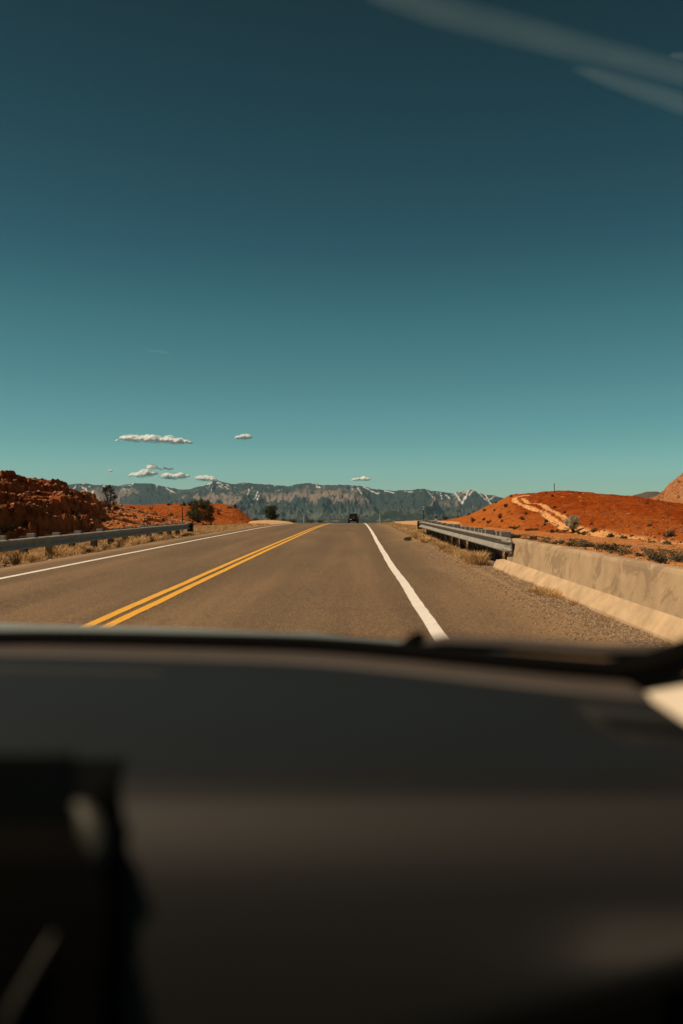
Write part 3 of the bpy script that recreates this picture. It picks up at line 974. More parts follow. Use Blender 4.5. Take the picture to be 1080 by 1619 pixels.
for i in range(len(ys)-1):
    for k in range(n_):
        fs.append((i*n_+k, i*n_+(k+1) % n_, (i+1)*n_+(k+1) % n_, (i+1)*n_+k))
fs.append(tuple(range(n_))[::-1]); fs.append(tuple(range((len(ys)-1)*n_, len(ys)*n_)))
mb.add(vs, fs); wallo = mb.build('wall', M['concrete'], root)
mb = MB(); vs = []
ys2 = np.arange(-8, 18.36, .1)
pf = [(3.07, -.02), (3.075, .02), (3.2235, .212), (3.2235, -.4), (3.07, -.4)]
n_ = len(pf)
for i, y in enumerate(ys2):
    k_ = sm(17.5, 18.4, y)
    for a, b in pf:
        a2 = a + (.06*fbm(np.array([y*1.3]), np.array([0.]), 133, 3)[0]*.15) + .10*k_*(3.2235-a)/.15*.5
        vs.append((a2 - 3.3, y-12 + .25*k_*(1 if a > 3.2 else .2), b*(1-.35*k_) if b > 0 else b))
fs = []
for i in range(len(ys2)-1):
    for k in range(n_):
        fs.append((i*n_+k, i*n_+(k+1) % n_, (i+1)*n_+(k+1) % n_, (i+1)*n_+k))
fs.append(tuple(range(n_))[::-1]); fs.append(tuple(range((len(ys2)-1)*n_, len(ys2)*n_)))
mb.add(vs, fs); mb.build('footing', M['footing'], root)

# ------------------------------------------------------------------ posts and poles
def gpt(px, Y, dz=0.):
    x = (px-VX)/F*Y
    return Vector((x, Y, float(G(x, Y)) + dz))
def delineator(px, Y, h, label, band=M['black']):
    p = gpt(px, Y)
    r = empty('delineator_post', p); tag(r, label, 'marker post')
    MB().box((-.05, -.012, -.3), (.05, .012, h)).build('post', M['white_plastic'], r, bevel=.005)
    MB().box((-.04, -.018, h-.20), (.04, -.0135, h-.05)).build('reflector', simple('amber_reflector', (.45, .40, .33), .3), r)
delineator(480.3, 108, .93, 'thin white marker post beside the left edge line at the crest')
delineator(600.5, 95, .98, 'thin white marker post beside the right edge line at the crest')
p = gpt(669.8, 45.5); z1 = CAM.z + (VY-798.5)/F*45.5 - p.z
r = empty('marker_pole', p); tag(r, 'tall thin black pole with white bands at the guardrail end', 'marker post')
MB().tube([(0, 0, -.3), (0, 0, z1)], .026, 10).build('pole', M['black'], r)
for a in (z1-.13, z1-.26):
    MB().tube([(0, 0, a), (0, 0, a+.06)], .029, 10).build('band', M['white_plastic'], r)
p = gpt(689.5, 41.5)
r = empty('marker_post', p); tag(r, 'short stubby white post just behind the right guardrail', 'marker post')
MB().box((-.06, -.04, -.3), (.06, .04, CAM.z-16.5/F*41.5-p.z)).build('post', M['white_plastic'], r, bevel=.012)
MB().box((-.05, -.046, .85), (.05, -.0405, .95)).build('reflector', M['black'], r)
# spindly stake by the left rail end
p = gpt(287.5, 47)
r = empty('marker_stake', p); tag(r, 'dark spindly stake beside the left guardrail end', 'marker post')
zt = CAM.z + (VY-801)/F*47 - p.z
MB().tube([(0, 0, -.2), (.01, 0, zt*.6), (0, 0, zt)], [.035, .03, .02], 8).build('stake', M['black'], r)
MB().box((-.06, -.03, zt*.62), (.06, -.01, zt*.62+.07)).build('tag_plate', M['rusty'], r, bevel=.004)
# poles on the hill
h = hit(875.3, 779, right_hill, 40, 112)
r = empty('hilltop_pole', Vector((h.x, h.y, h.z))); tag(r, 'bare thin pole standing on the crest of the orange hill', 'pole')
MB().tube([(0, 0, -.5), (0, 0, CAM.z+(VY-765)/F*h.y-h.z)], .045, 8).build('pole', M['dark_wood'], r)
MB().tube([(0, 0, CAM.z+(VY-765)/F*h.y-h.z), (0, 0, CAM.z+(VY-764.6)/F*h.y-h.z)], .06, 8).build('cap', M['dark_steel'], r)
h = hit(762.3, 808, right_hill, 40, 112)
r = empty('survey_stake', h); tag(r, 'short pale stake on the near shoulder of the orange hill', 'stake')
MB().tube([(0, 0, -.2), (0, 0, 6.5/F*h.y)], .035, 6).build('stake', M['wood'], r)
MB().box((-.05, -.045, 5.2/F*h.y), (.05, -.036, 6.2/F*h.y)).build('ribbon', M['white_plastic'], r)
for px, py, lab in ((723.5, 806, 'thin dark pole in the flat beyond the right guardrail'),):
    p = gpt(px, 120, 0)
    r = empty('utility_pole', p); tag(r, lab, 'pole')
    MB().tube([(0, 0, -.5), (0, 0, CAM.z+(VY-py)/F*120-p.z)], .05, 8).build('pole', M['dark_wood'], r)
    MB().box((-.3, -.04, CAM.z+(VY-py-2.5)/F*120-p.z), (.3, .04, CAM.z+(VY-py-1.6)/F*120-p.z)).build('crossarm', M['dark_wood'], r)

# ------------------------------------------------------------------ plants
def leaf_cloud(n, blobs, size, rr, stretch=1.0):
    """small leaf faces spread through overlapping uneven clumps; returns arrays"""
    ctr = np.zeros((n, 3)); tone = np.zeros(n)
    k = rr.integers(0, len(blobs), n)
    B = np.array(blobs)
    d = rr.normal(size=(n, 3)); d /= np.linalg.norm(d, axis=1)[:, None]
    rad = rr.random(n)**.45*(.72+.55*rr.random(n)**1.5)
    ctr = B[k, :3] + d*rad[:, None]*B[k, 3:6]
    tone = np.clip(.5 + .35*rr.normal(size=n) + .3*(rr.random(len(blobs))-.5)[k], 0, 1)
    a = rr.normal(size=(n, 3)); a /= np.linalg.norm(a, axis=1)[:, None]
    b = np.cross(a, rr.normal(size=(n, 3))); b /= np.linalg.norm(b, axis=1)[:, None]
    s = size*(.5+rr.random(n))[:, None]
    a[:, 2] *= stretch
    v = np.stack([ctr-a*s, ctr+b*s*.45, ctr+a*s, ctr-b*s*.45], 1)
    return v.reshape(-1, 3), tone
def leaf_mesh(name, v, tone):
    nq = len(v)//4
    me = bpy.data.meshes.new(name)
    me.vertices.add(len(v)); me.vertices.foreach_set('co', v.astype(np.float32).ravel())
    me.loops.add(nq*4); me.loops.foreach_set('vertex_index', np.arange(nq*4, dtype=np.int32))
    me.polygons.add(nq); me.polygons.foreach_set('loop_start', np.arange(0, nq*4, 4, dtype=np.int32))
    me.update(calc_edges=True)
    at = me.attributes.new('tone', 'FLOAT', 'POINT')
    at.data.foreach_set('value', np.repeat(tone, 4).astype(np.float32))
    return me
def shrub(name, label, cat, loc, w, h, mat, n=500, leaf=.05, group=None, seed=0, spread=1., low=.05, stems=5, blobs=None, trunk=.03):
    rr = np.random.default_rng(seed+500)
    root = empty(name, loc); tag(root, label, cat, group)
    if blobs is None:
        nb = 7 + int(rr.integers(0, 5))
        blobs = []
        for i in range(nb):
            a = rr.random()*6.28; q = rr.random()**.6*.36
            zz = h*(low + (.66-low)*rr.random())
            sh_ = 1 - .6*(zz/h)
            r_ = w*.5*(.34+.26*rr.random())
            blobs.append((math.cos(a)*w*q*sh_, math.sin(a)*w*q*sh_, max(zz, r_*.5), r_, r_, r_*.75*h/w if h > w else r_*.65))
    v, t = leaf_cloud(n, blobs, leaf, rr)
    v[:, 2] = np.maximum(v[:, 2], -.05)
    link_mesh('crown', leaf_mesh('crown', v, t), mat, root)
    mb = MB()
    for i in range(stems):
        b = blobs[i % len(blobs)]
        e = Vector(b[:3]); m = Vector((e.x*.35, e.y*.35, e.z*.5))
        mb.tube([(0.02*i, 0, -.15), m, e], [trunk, trunk*.7, trunk*.25], 5)
    mb.build('stem', M['bark'], root)
    return root

# left side
p = gpt(316.5, 76); pz = CAM.z - (829.5-VY)/F*76
p.z = pz
hh = 41/F*76; ww = 47/F*76
bl = []
rr0 = np.random.default_rng(3)
for i in range(30):
    zz = (.14+.70*((i*7) % 30)/29)*hh; q = (-.40+.80*i/29)*ww*(1-.15*(zz/hh))
    bl.append((q, rr0.uniform(-.3, .3)*ww, zz+rr0.uniform(-.1, .08), .40, .42, .36))
for q, zz in ((0, .35), (-.15, .5), (.12, .6), (.05, .75), (-.22, .25), (.2, .25)): bl.append((q*ww, 0, zz*hh, .5, .5, .45))
for q, zz in ((-.36, .80), (.24, .86), (.02, .90), (-.16, .88), (.40, .55), (-.42, .42), (.38, .2)): bl.append((q*ww, 0, zz*hh, .30, .28, .30))
shrub('juniper_bush', 'biggest dark green bush, standing on grass past the left guardrail end', 'bush', p, ww, hh, M['juniper'], 11000, .05, seed=2, blobs=bl, stems=8)
# tree on the rubble slope
def cutfn(u, Y): return rock_cut(u*Y, Y)
h = hit(171, 806, cutfn, 30, 72)
hh = 41/F*h.y
bl = [(-.42, 0, hh*.22, .3, .3, .25), (-.3, 0, hh*.8, .3, .3, .3), (.15, 0, hh*.86, .3, .3, .25), (-.25, 0, hh*.35, .28, .3, .3), (.1, .1, hh*.45, .36, .3, .3), (.35, 0, hh*.3, .28, .3, .3), (-.1, 0, hh*.62, .36, .3, .3), (.2, 0, hh*.72, .26, .25, .26), (-.25, 0, hh*.85, .24, .2, .2), (.42, 0, hh*.55, .2, .2, .2), (0, 0, hh*.95, .16, .16, .14), (.5, 0, hh*.12, .25, .2, .15)]
shrub('brown_tree', 'lone brown tree with thin airy crown on the rubble slope', 'tree', h - Vector((0, 0, .1)), 1.4, hh, M['brown_tree'], 2400, .042, seed=4, blobs=bl, stems=9, trunk=.035)
p = gpt(428.5, 104); p.z = CAM.z - (822-VY)/F*104
hh = 25/F*104
bl = [(rr0.uniform(-.72, .72), rr0.uniform(-.6, .6), rr0.uniform(.15, .80)*hh, .46, .46, .40) for i in range(18)]
shrub('round_tree', 'dark rounded tree on the sandy bank left of the crest', 'tree', p, 2., hh, M['juniper'], 6000, .06, seed=6, blobs=bl, stems=6)
Sx = [(136, 783.5, 16, 6, 'sage', 'greyish low bush on the skyline beside the lone brown tree'),
      (241, 806, 20, 13, 'juniper', 'dark green low bush in front of the orange mound, left of the biggest bush'),
      (289, 796, 12, 8, 'brown_tree', 'reddish round bush on top of the orange mound'),
      (270, 812, 12, 9, 'dark_scrub', 'small dark scrub in front of the orange mound beside the spindly stake'),
      (347, 808, 16, 11, 'sage', 'grey green bush on the mound just right of the biggest bush'),
      (362, 801, 12, 5, 'dark_scrub', 'flat dark bush on the last rise of the orange mound'),
      (371, 800, 9, 9, 'brown_tree', 'upright brown bush at the tip of the orange mound'),
      (267, 796.5, 10, 4, 'dark_scrub', 'small dark bush on the mound skyline'),
      (207, 797, 12, 5, 'sage', 'flat olive bush on the rubble skyline')]
for i, (px, py, w, hpx, m, lab) in enumerate(Sx):
    on_cut = px < 215
    if on_cut:
        h = hit(px, py+2, cutfn, 30, 74)
    else:
        h = hit(px, min(py+hpx*.5, 830), left_mound, 60, 112)
    k = h.y/F
    shrub('desert_shrub', lab, 'bush', h - Vector((0, 0, .08)), w*k, hpx*k*1.15, M[m], 420, .055, seed=20+i, group='shrubs on the left slopes')
# low dark shrubs around the round tree
for i, (px, w, hp, lab) in enumerate([(402, 18, 7, 'low dark shrub left of the rounded tree'), (446, 16, 6, 'low dark shrub right of the rounded tree'), (391, 12, 7, 'low dark shrub at the foot of the orange mound'), (462, 16, 5, 'low dark shrub next to the left marker post'), (492, 18, 3.5, 'flat dark shrub past the left marker post'), (505, 12, 2.6, 'flattest dark shrub nearest the road crest')]):
    Y = 112 if px < 470 else 118
    p = gpt(px, Y); p.z = CAM.z - (825.5-VY)/F*Y
    shrub('low_shrub', lab, 'bush', p, w*Y/F, hp*Y/F, M['dark_scrub'], 420, .06, seed=40+i, group='low shrubs by the crest')

# right hill
HS = [(741, 812.5, 9, 5, 'small dark shrub at the far foot of the orange hill, above the guardrail posts'),
      (704, 819.5, 16, 7, 'reddish brown rounded shrub in the flat behind the short white post'),
      (724, 816.5, 8, 4, 'small dark tuft on the flat between rounded shrub and hill foot'),
      (748, 822, 12, 8, 'dark shrub low on the hill end facing the guardrail'),
      (765, 820.5, 8, 6, 'small dark shrub just above the guardrail blocks'),
      (773, 825, 11, 4, 'faint brown scrub at the hill foot above the guardrail blocks'),
      (766, 806, 8, 6, 'dark shrub beside the short pale stake on the hill'),
      (781, 806.5, 5, 5, 'small round shrub halfway up the hill end'),
      (784, 794, 7, 4, 'dark shrub on the left skyline of the orange hill'),
      (799, 800, 12, 7, 'dark shrub with an orange shadow near the start of the tracks'),
      (808, 784, 8, 4, 'flat dark shrub on the skyline where the track begins'),
      (791, 816, 11, 9, 'largest dark shrub on the hill end'),
      (831, 811.5, 8, 5, 'dark shrub upslope of the larger one under the near track'),
      (824, 819.5, 11, 8, 'dark shrub leaning under the near track'),
      (794, 823, 7, 4, 'pale brown shrub low under the largest one'),
      (863, 823.5, 8, 6, 'dark shrub just under the near track close to the blossoming bush'),
      (861, 829, 7, 4, 'small scrub below the near track'),
      (862.5, 778.5, 6, 2.5, 'flat dark shrub on the skyline left of the bare pole'),
      (872, 783.5, 10, 4, 'dark shrub on the hilltop under the bare pole'),
      (875, 801.5, 9, 5, 'dark shrub right of the far track'),
      (891, 809.5, 8, 5, 'dark shrub on the slope above the blossoming bush'),
      (904, 777.5, 4, 2, 'tiny shrub on the skyline right of the bare pole'),
      (916, 779, 7, 3, 'small shrub on the middle of the long skyline'),
      (934, 827, 8, 7, 'dark shrub right of the blossoming bush'),
      (1020, 795, 8, 4, 'small olive shrub high on the dark orange face'),
      (1025, 830, 10, 5, 'brown scrub on the lower orange face'),
      (1057, 843.5, 24, 15, 'big grey bush on the low orange face near the photo edge'),
      (1029, 857, 12, 6, 'dark low shrub above the dirt track'),
      (1051, 860, 24, 9, 'broad dark shrub above the dirt track, below the big grey bush'),
      (938, 838, 12, 5, 'dark scrub where the track bends past the blossoming bush'),
      (965, 846, 16, 6, 'dark scrub along the upper edge of the dirt track'),
      (984, 849, 14, 5, 'second dark scrub along the upper edge of the dirt track'),
      (997, 846, 6, 3, 'small dark tuft on the orange slope above the track'),
      (957, 781.5, 5, 1.8, 'tiny pale tuft on the skyline of the orange hill')]
for i, (px, py, w, hpx, lab) in enumerate(HS):
    h = hit(px, py+hpx*.35, right_hill, 26, 111)
    if py+hpx*.35 < 785: h = hit(px, py+1.5, right_hill, 26, 111)
    k = h.y/F
    m = 'sage' if any(q in lab for q in ('grey', 'olive', 'brown', 'pale')) else 'dark_scrub'
    if 'reddish' in lab: m = 'brown_tree'
    shrub('hill_shrub', lab, 'bush', h - Vector((0, 0, .06)), w*k, hpx*k*1.2, M[m], 500 if w > 10 else 260, .05, seed=80+i, group='shrubs dotted on the orange hill')
# blossoming bush
h = hit(903.5, 842, right_hill, 26, 100)
k = h.y/F; ww, hh = 30*k, 28*k
rr0 = np.random.default_rng(12)
bl = []
for i in range(22):
    a = rr0.random()*6.28; zz = hh*rr0.uniform(.38, .88); q = rr0.random()**.5*.42*ww*math.sin(math.pi*min(1, .25+.7*zz/hh))
    bl.append((math.cos(a)*q, math.sin(a)*q, zz, .24, .24, .20))
r = shrub('blossoming_bush', 'round bush with cream blossoms standing where the dirt tracks meet', 'bush', h, ww, hh, M['pale_bloom'], 5000, .032, seed=14, blobs=bl, stems=14, trunk=.03)
v, t_ = leaf_cloud(900, [(b[0]*.7, b[1]*.7, b[2]*.72, .18, .18, .22) for b in bl], .04, rr0)
link_mesh('inner_leaves', leaf_mesh('inner_leaves', v, t_), M['dark_scrub'], r)

# scrub between track and barrier (things one can tell apart)
NS = [(1043, 882, 30, 20, 'sage', 'rounded grey sagebrush just behind the concrete barrier'),
      (1072, 884, 14, 10, 'sage', 'smaller sagebrush between the rounded one and the photo edge'),
      (957, 865, 38, 11, 'dark_scrub', 'broad dark shrub behind the barrier, left of the sagebrush'),
      (926, 862, 20, 7, 'dark_scrub', 'dark shrub behind the barrier right of the long scrub row'),
      (905, 861, 20, 7, 'dark_scrub', 'dark shrub in the row right behind the barrier'),
      (841, 851, 12, 6, 'dark_scrub', 'small round dark shrub behind the barrier start'),
      (880, 858, 20, 6, 'dark_scrub', 'low dark shrub between the round shrub and the scrub row'),
      (1007, 877, 8, 6, 'brown_tree', 'small brown weed behind the barrier, left of the sagebrush'),
      (815, 848, 16, 4, 'dark_scrub', 'flat dark shrub just beyond the guardrail joint'),
      (888, 840, 44, 6, 'dark_scrub', 'long flat scrub under the blossoming bush'),
      (845, 837, 34, 4, 'dark_scrub', 'long flat scrub at the hill foot left of the blossoming bush'),
      (920, 843, 20, 6, 'sage', 'grey scrub right below the blossoming bush'),
      (815, 834, 26, 4, 'sage', 'thin line of brown scrub at the hill foot')]
def allr(u, Y): return np.maximum(right_hill(u, Y), G(u*Y, Y))
for i, (px, py, w, hpx, m, lab) in enumerate(NS):
    h = hit(px, py+hpx*.4, allr, 14, 111)
    k = h.y/F
    W_, H_ = w*k, hpx*k*1.1
    rr = np.random.default_rng(200+i)
    nb = max(5, int(W_/H_*4))
    bl = [(rr.uniform(-.42, .42)*W_, rr.uniform(-.25, .25)*min(W_, 1.2), rr.uniform(.25, .7)*H_, H_*.42, H_*.42, H_*.36) for _ in range(nb)]
    shrub('scrub_bush', lab, 'bush', h - Vector((0, 0, .03)), W_, H_, M[m], 420+nb*60, .035, seed=160+i, blobs=bl, stems=6, trunk=.012, group='scrub behind the barrier')

# ---- dry grass
def grass(name, label, spots, seed, mat=M['straw']):
    rr = np.random.default_rng(seed)
    V, T = [], []
    for (x, y, z, rad, hgt, nb) in spots:
        b = np.zeros((nb, 3)); a = rr.random(nb)*6.283; q = rr.random(nb)**.7*rad
        b[:, 0] = x+np.cos(a)*q; b[:, 1] = y+np.sin(a)*q; b[:, 2] = z-.02
        L_ = hgt*(.45+.6*rr.random(nb))
        lean = np.stack([np.cos(a), np.sin(a), np.zeros(nb)], 1)*(L_*(.25+.5*rr.random(nb)))[:, None] + rr.normal(size=(nb, 3))*.02
        m = b + lean*.4 + np.array([0, 0, 1])*(L_*.62)[:, None]
        t = b + lean*1.15 + np.array([0, 0, 1])*(L_*.98)[:, None]
        s = rr.normal(size=(nb, 3)); s[:, 2] *= .2; s /= np.linalg.norm(s, axis=1)[:, None]
        wd = (.0045+.004*rr.random(nb))[:, None]*(1+y/30)
        V.append(np.stack([b-s*wd, b+s*wd, m+s*wd*.8, m-s*wd*.8], 1).reshape(-1, 3))
        V.append(np.stack([m-s*wd*.8, m+s*wd*.8, t+s*wd*.15, t-s*wd*.15], 1).reshape(-1, 3))
        tn = np.clip(rr.normal(.5, .25, nb) + rr.uniform(-.25, .2), 0, 1)
        T += [tn, tn]
    v = np.concatenate(V); t = np.concatenate(T)
    o = link_mesh(name, leaf_mesh(name, v, t), mat)
    tag(o, label, kind='stuff')
sp = []
rg = np.random.default_rng(33)
for i in range(420):
    y = rg.uniform(15, 47); x = -8.95 + rg.normal(0, .28)
    dens = vn(np.array([y*.35]), np.array([2.]), 77)[0]
    if rg.random() > -.15+dens*1.0: continue
    if x > -8.15: x = -8.4
    sp.append((x, y, float(G(x, y)), rg.uniform(.06, .20), rg.uniform(.06, .26), 55))
for px, Y in ((88, 24.3), (95, 24.6), (80, 24.2), (105, 25.0), (180, 31.5), (190, 32.3), (200, 33.2), (213, 34.0), (228, 36), (240, 37.5), (42, 21.9), (34, 21.6)):
    x = -8.75; sp.append((x, Y, float(G(x, Y)), .26, .40, 170))
for i in range(900):
    y = 46 + 44*rg.random()**1.1; x = -8.2 - rg.random()**1.3*(2+ (y-46)*.14)
    if x > -7.9+shift(y): continue
    sp.append((x, y, float(G(x, y)), rg.uniform(.1, .3), rg.uniform(.12, .34), 34))
for i in range(160):
    y = rg.uniform(20, 60); x = -10.8 + rg.normal(0, .6)
    sp.append((x, y, float(G(x, y)), .2, rg.uniform(.15, .4), 45))
grass('dry_grass', 'dry straw coloured grass around the left guardrail and beyond it', sp, 5)
sp = []
for i in range(520):
    y = rg.uniform(18.9, 47); c0 = 2.95 + .004*y
    x = c0 + shift(y)*.6 + rg.normal(0, .17)
    dens = vn(np.array([y*.45]), np.array([8.]), 79)[0]
    if rg.random() > .05+dens*.85: continue
    sp.append((x, y, float(G(x, y)), rg.uniform(.05, .15), rg.uniform(.05, .19), 50))
for x, y, hg in ((2.93, 18.9, .30), (2.86, 19.2, .38), (2.95, 19.5, .34), (2.84, 20.0, .30), (2.9, 23.4, .2), (2.9, 26, .24), (2.72, 31.2, .30), (2.76, 31.8, .32), (2.8, 35, .26)):
    sp.append((x, y, float(G(x, y)), .14, hg, 220))
for i in range(520):
    y = 44 + 46*rg.random(); x = 2.6 + shift(y) + rg.random()**1.5*(1.5+(y-44)*.12)
    sp.append((x, y, float(G(x, y)), .2, rg.uniform(.05, .18), 26))
for i in range(26):
    y = rg.uniform(9.5, 18.5); x = 3.0 + rg.normal(0, .05)
    sp.append((x, y, float(G(x, y)), .07, rg.uniform(.04, .11), 26))
for x, y in ((2.86, 12.3), (2.92, 12.6), (2.83, 12.75), (2.95, 12.1)):
    sp.append((x, y, float(G(x, y)), .12, .13, 130))
grass('dry_grass', 'dry straw coloured grass at the foot of the right guardrail and barrier', sp, 6)
sp = []
for i in range(900):
    y = rg.uniform(18, 60); x = 3.7 + rg.random()**1.3*(1.5+.08*y)
    sp.append((x, y, float(G(x, y)), rg.uniform(.08, .25), rg.uniform(.10, .32), 26))
grass('dry_grass', 'dry straw coloured grass behind the right guardrail', sp, 8)
V_, T_ = [], []
rr_ = np.random.default_rng(71)
for i in range(300):
    px_ = rr_.uniform(800, 1110)
    if vn(np.array([px_*.035]), np.array([4.]), 88)[0] < .42 and rr_.random() < .8: continue
    lo_ = np.interp(px_, [800, 905, 1000, 1110], [845, 853, 866, 876]); hi_ = np.interp(px_, [800, 905, 1000, 1110], [853, 866, 884, 896])
    h = hit(px_, rr_.uniform(lo_, hi_), allr, 12, 100, 900)
    w_ = rr_.uniform(.10, .32)
    v, t_ = leaf_cloud(int(46), [(h.x, h.y, h.z+w_*.3, w_, w_, w_*.5), (h.x+w_*.6, h.y, h.z+w_*.2, w_*.7, w_*.7, w_*.4)], .03, rr_)
    V_.append(v); T_.append(t_)
o = link_mesh('undergrowth', leaf_mesh('undergrowth', np.concatenate(V_), np.concatenate(T_)), M['sage'])
tag(o, 'low brown scrubby undergrowth on the ground behind the concrete barrier', kind='stuff')
V_, T_ = [], []
for i in range(230):
    px_ = rr_.uniform(735, 1110); yf_ = np.interp(px_, RFX, RFY)
    ys_px = VY + (CAM.z+.46)/yf_*F
    top_ = np.interp(px_, RSX, RSY)
    q_ = rr_.random()**2.2
    py_ = ys_px + (top_+3-ys_px)*q_
    h = hit(px_, py_, right_hill, 24, 111, 900)
    w_ = rr_.uniform(.05, .14)*(1+h.y/90)
    v, t_ = leaf_cloud(26, [(h.x, h.y, h.z+w_*.3, w_, w_, w_*.6)], .03, rr_)
    V_.append(v); T_.append(t_)
o = link_mesh('undergrowth', leaf_mesh('undergrowth', np.concatenate(V_), np.concatenate(T_)), M['dark_scrub'])
tag(o, 'tiny dry tufts sprinkled over the orange hill and thickest at its foot', kind='stuff')
# green weed at the asphalt edge
p = gpt(646, 33)
shrub('roadside_weed', 'small dark green weed at the edge of the asphalt', 'plant', p, .5, .26, M['sage'], 420, .03, seed=301, stems=4, trunk=.008)

# ---- loose stones
def stones(name, label, pts, mat, seed):
    rr = np.random.default_rng(seed)
    base = np.array([(1,0,0),(-1,0,0),(0,1,0),(0,-1,0),(0,0,1),(0,0,-1)], float)
    fc = [(0,2,4),(2,1,4),(1,3,4),(3,0,4),(2,0,5),(1,2,5),(3,1,5),(0,3,5)]
    n = len(pts)
    P = np.array(pts)
    v = base[None]*(.7+.6*rr.random((n, 6, 1)))*P[:, None, 3:4]
    v[:, :, 2] *= .6
    th = rr.random(n)*6.28; c, s = np.cos(th)[:, None], np.sin(th)[:, None]
    x = v[:, :, 0]*c - v[:, :, 1]*s; y = v[:, :, 0]*s + v[:, :, 1]*c
    v = np.stack([x, y, v[:, :, 2]], -1) + P[:, None, :3]
    f = (np.array(fc)[None] + (np.arange(n)*6)[:, None, None]).reshape(-1, 3)
    me = bpy.data.meshes.new(name)
    me.vertices.add(n*6); me.vertices.foreach_set('co', v.astype(np.float32).ravel())
    me.loops.add(f.size); me.loops.foreach_set('vertex_index', f.ravel().astype(np.int32))
    me.polygons.add(len(f)); me.polygons.foreach_set('loop_start', np.arange(0, f.size, 3, dtype=np.int32))
    me.update(calc_edges=True)
    at = me.attributes.new('tone', 'FLOAT', 'POINT')
    at.data.foreach_set('value', np.repeat(rr.random(n), 6).astype(np.float32))
    o = link_mesh(name, me, mat); tag(o, label, kind='stuff')
M['pebble'] = foliage('pebble_stone', (.12, .075, .045), (.42, .31, .20))
M['redstone'] = foliage('red_stone', (.14, .05, .022), (.46, .23, .12))
M['paletone'] = foliage('pale_stone', (.22, .14, .085), (.55, .42, .29))
pts = []
for i in range(16000):
    y = 8 + 24*rg.random()**1.4; x = 3.05 - abs(rg.normal(0, .48)) + shift(y)*.6
    z = float(prof(y)) + .006 if x < 2.42 else None
    pts.append((x, y, z, rg.uniform(.004, .013)*(1+.03*y)))
xs_ = np.array([q[0] for q in pts]); ys_ = np.array([q[1] for q in pts])
zz_ = np.maximum(G(xs_, ys_)+.024, np.where(xs_ < 2.55, prof(ys_)+.006, -9))
pts = [(a, b, c, d[3]) for a, b, c, d in zip(xs_, ys_, zz_, pts)]
for i in range(7000):
    y = 14 + 36*rg.random(); x = -7.6 - abs(rg.normal(0, .7))
    pts.append((x, y, None, rg.uniform(.008, .024)))
xs_ = np.array([q[0] for q in pts[16000:]]); ys_ = np.array([q[1] for q in pts[16000:]])
zz_ = np.maximum(G(xs_, ys_)+.022, np.where(xs_ > -7.75, prof(ys_)+.006, -9))
pts = pts[:16000] + [(a, b, c, d[3]) for a, b, c, d in zip(xs_, ys_, zz_, pts[16000:])]
stones('gravel', 'loose brown gravel scattered over both shoulders', pts, M['pebble'], 9)
xs_ = -12.6 - rg.random(4200)*8; ys_ = 20 + 60*rg.random(4200)**.8
zz_ = rock_cut(xs_, ys_)
sz = .03 + .16*rg.random(4200)**4
stones('rubble', 'loose red stones strewn over the road cut', list(zip(xs_, ys_, zz_+sz*.2, sz)), M['redstone'], 10)
u_ = rg.uniform((760-VX)/F, (1090-VX)/F, 5200); ys_ = 26 + 84*rg.random(5200)
zz_ = right_hill(u_, ys_); sz = .02 + .07*rg.random(5200)**3
stones('rubble', 'loose stones strewn over the orange hill', list(zip(u_*ys_, ys_, zz_+sz*.2, sz)), M['redstone'], 11)
xs_ = rg.uniform(4.5, 16, 5000); ys_ = rg.uniform(12, 46, 5000)
zz_ = np.maximum(G(xs_, ys_), right_hill(xs_/ys_, ys_)); sz = .012 + .05*rg.random(5000)**3
stones('rubble', 'pale cobbles on the ground behind the concrete barrier', list(zip(xs_, ys_, zz_+sz*.2, sz)), M['paletone'], 12)
u_ = rg.uniform((210-VX)/F, (400-VX)/F, 2500); ys_ = 66 + 46*rg.random(2500)
zz_ = left_mound(u_, ys_); sz = .03 + .09*rg.random(2500)**3
stones('rubble', 'loose stones strewn over the orange mounds', list(zip(u_*ys_, ys_, zz_+sz*.2, sz)), M['redstone'], 13)

# boulder at the near end of the left shoulder
def boulder(name, label, loc, r, mat, seed):
    vs, fs = ico(Vector((0, 0, 0)), r, .62, seed)
    o = MB().add(vs, fs).build(name, mat, loc=loc)
    tag(o, label, 'rock')
boulder('boulder', 'pale flat boulder on the gravel beneath the left guardrail', Vector((-8.25*1.0, 18.9, -.12)), .24, M['paletone'], 7)
boulder('stone', 'small white stone on the gravel by the oncoming edge line', Vector(((77-VX)/F*21.8, 21.8, -.10)), .05, M['white_plastic'], 8)

# ------------------------------------------------------------------ off-road vehicle ahead
VYc = 150.
veh = empty('off_road_vehicle', (.08, VYc, float(prof(VYc))))
tag(veh, 'black boxy off-road vehicle seen from behind on the crest', 'car')
veh.scale = (1.07, 1.0, 1.0)
veh.rotation_euler = (math.radians(-1.1), 0, 0)
M['car_black'] = simple('black_car_paint', (.006, .006, .007), .35, 0, .5, var=.1)
M['car_glass'] = simple('dark_car_glass', (.012, .014, .015), .08, 0, .6, var=.05)
M['tyre'] = simple('tyre_rubber', (.014, .013, .012), .9, var=.2)
M['rim'] = simple('dull_rim', (.10, .10, .10), .4, .6)
M['tail_red'] = simple('red_tail_lens', (.16, .012, .008), .3)
MB().prism([(0, .36), (0, 1.12), (3.3, 1.12), (4.0, 1.02), (4.15, .45)], -.80, .80).build('body', M['car_black'], veh, bevel=.05)
mb = MB()
mb.add([(-.76, .03, 1.123), (.76, .03, 1.123), (.76, 2.6, 1.123), (-.76, 2.6, 1.123), (-.66, .12, 1.80), (.66, .12, 1.80), (.66, 2.05, 1.80), (-.66, 2.05, 1.80)],
       [(0,3,2,1),(4,5,6,7),(0,1,5,4),(1,2,6,5),(2,3,7,6),(3,0,4,7)])
mb.build('cabin', M['car_black'], veh, bevel=.05)
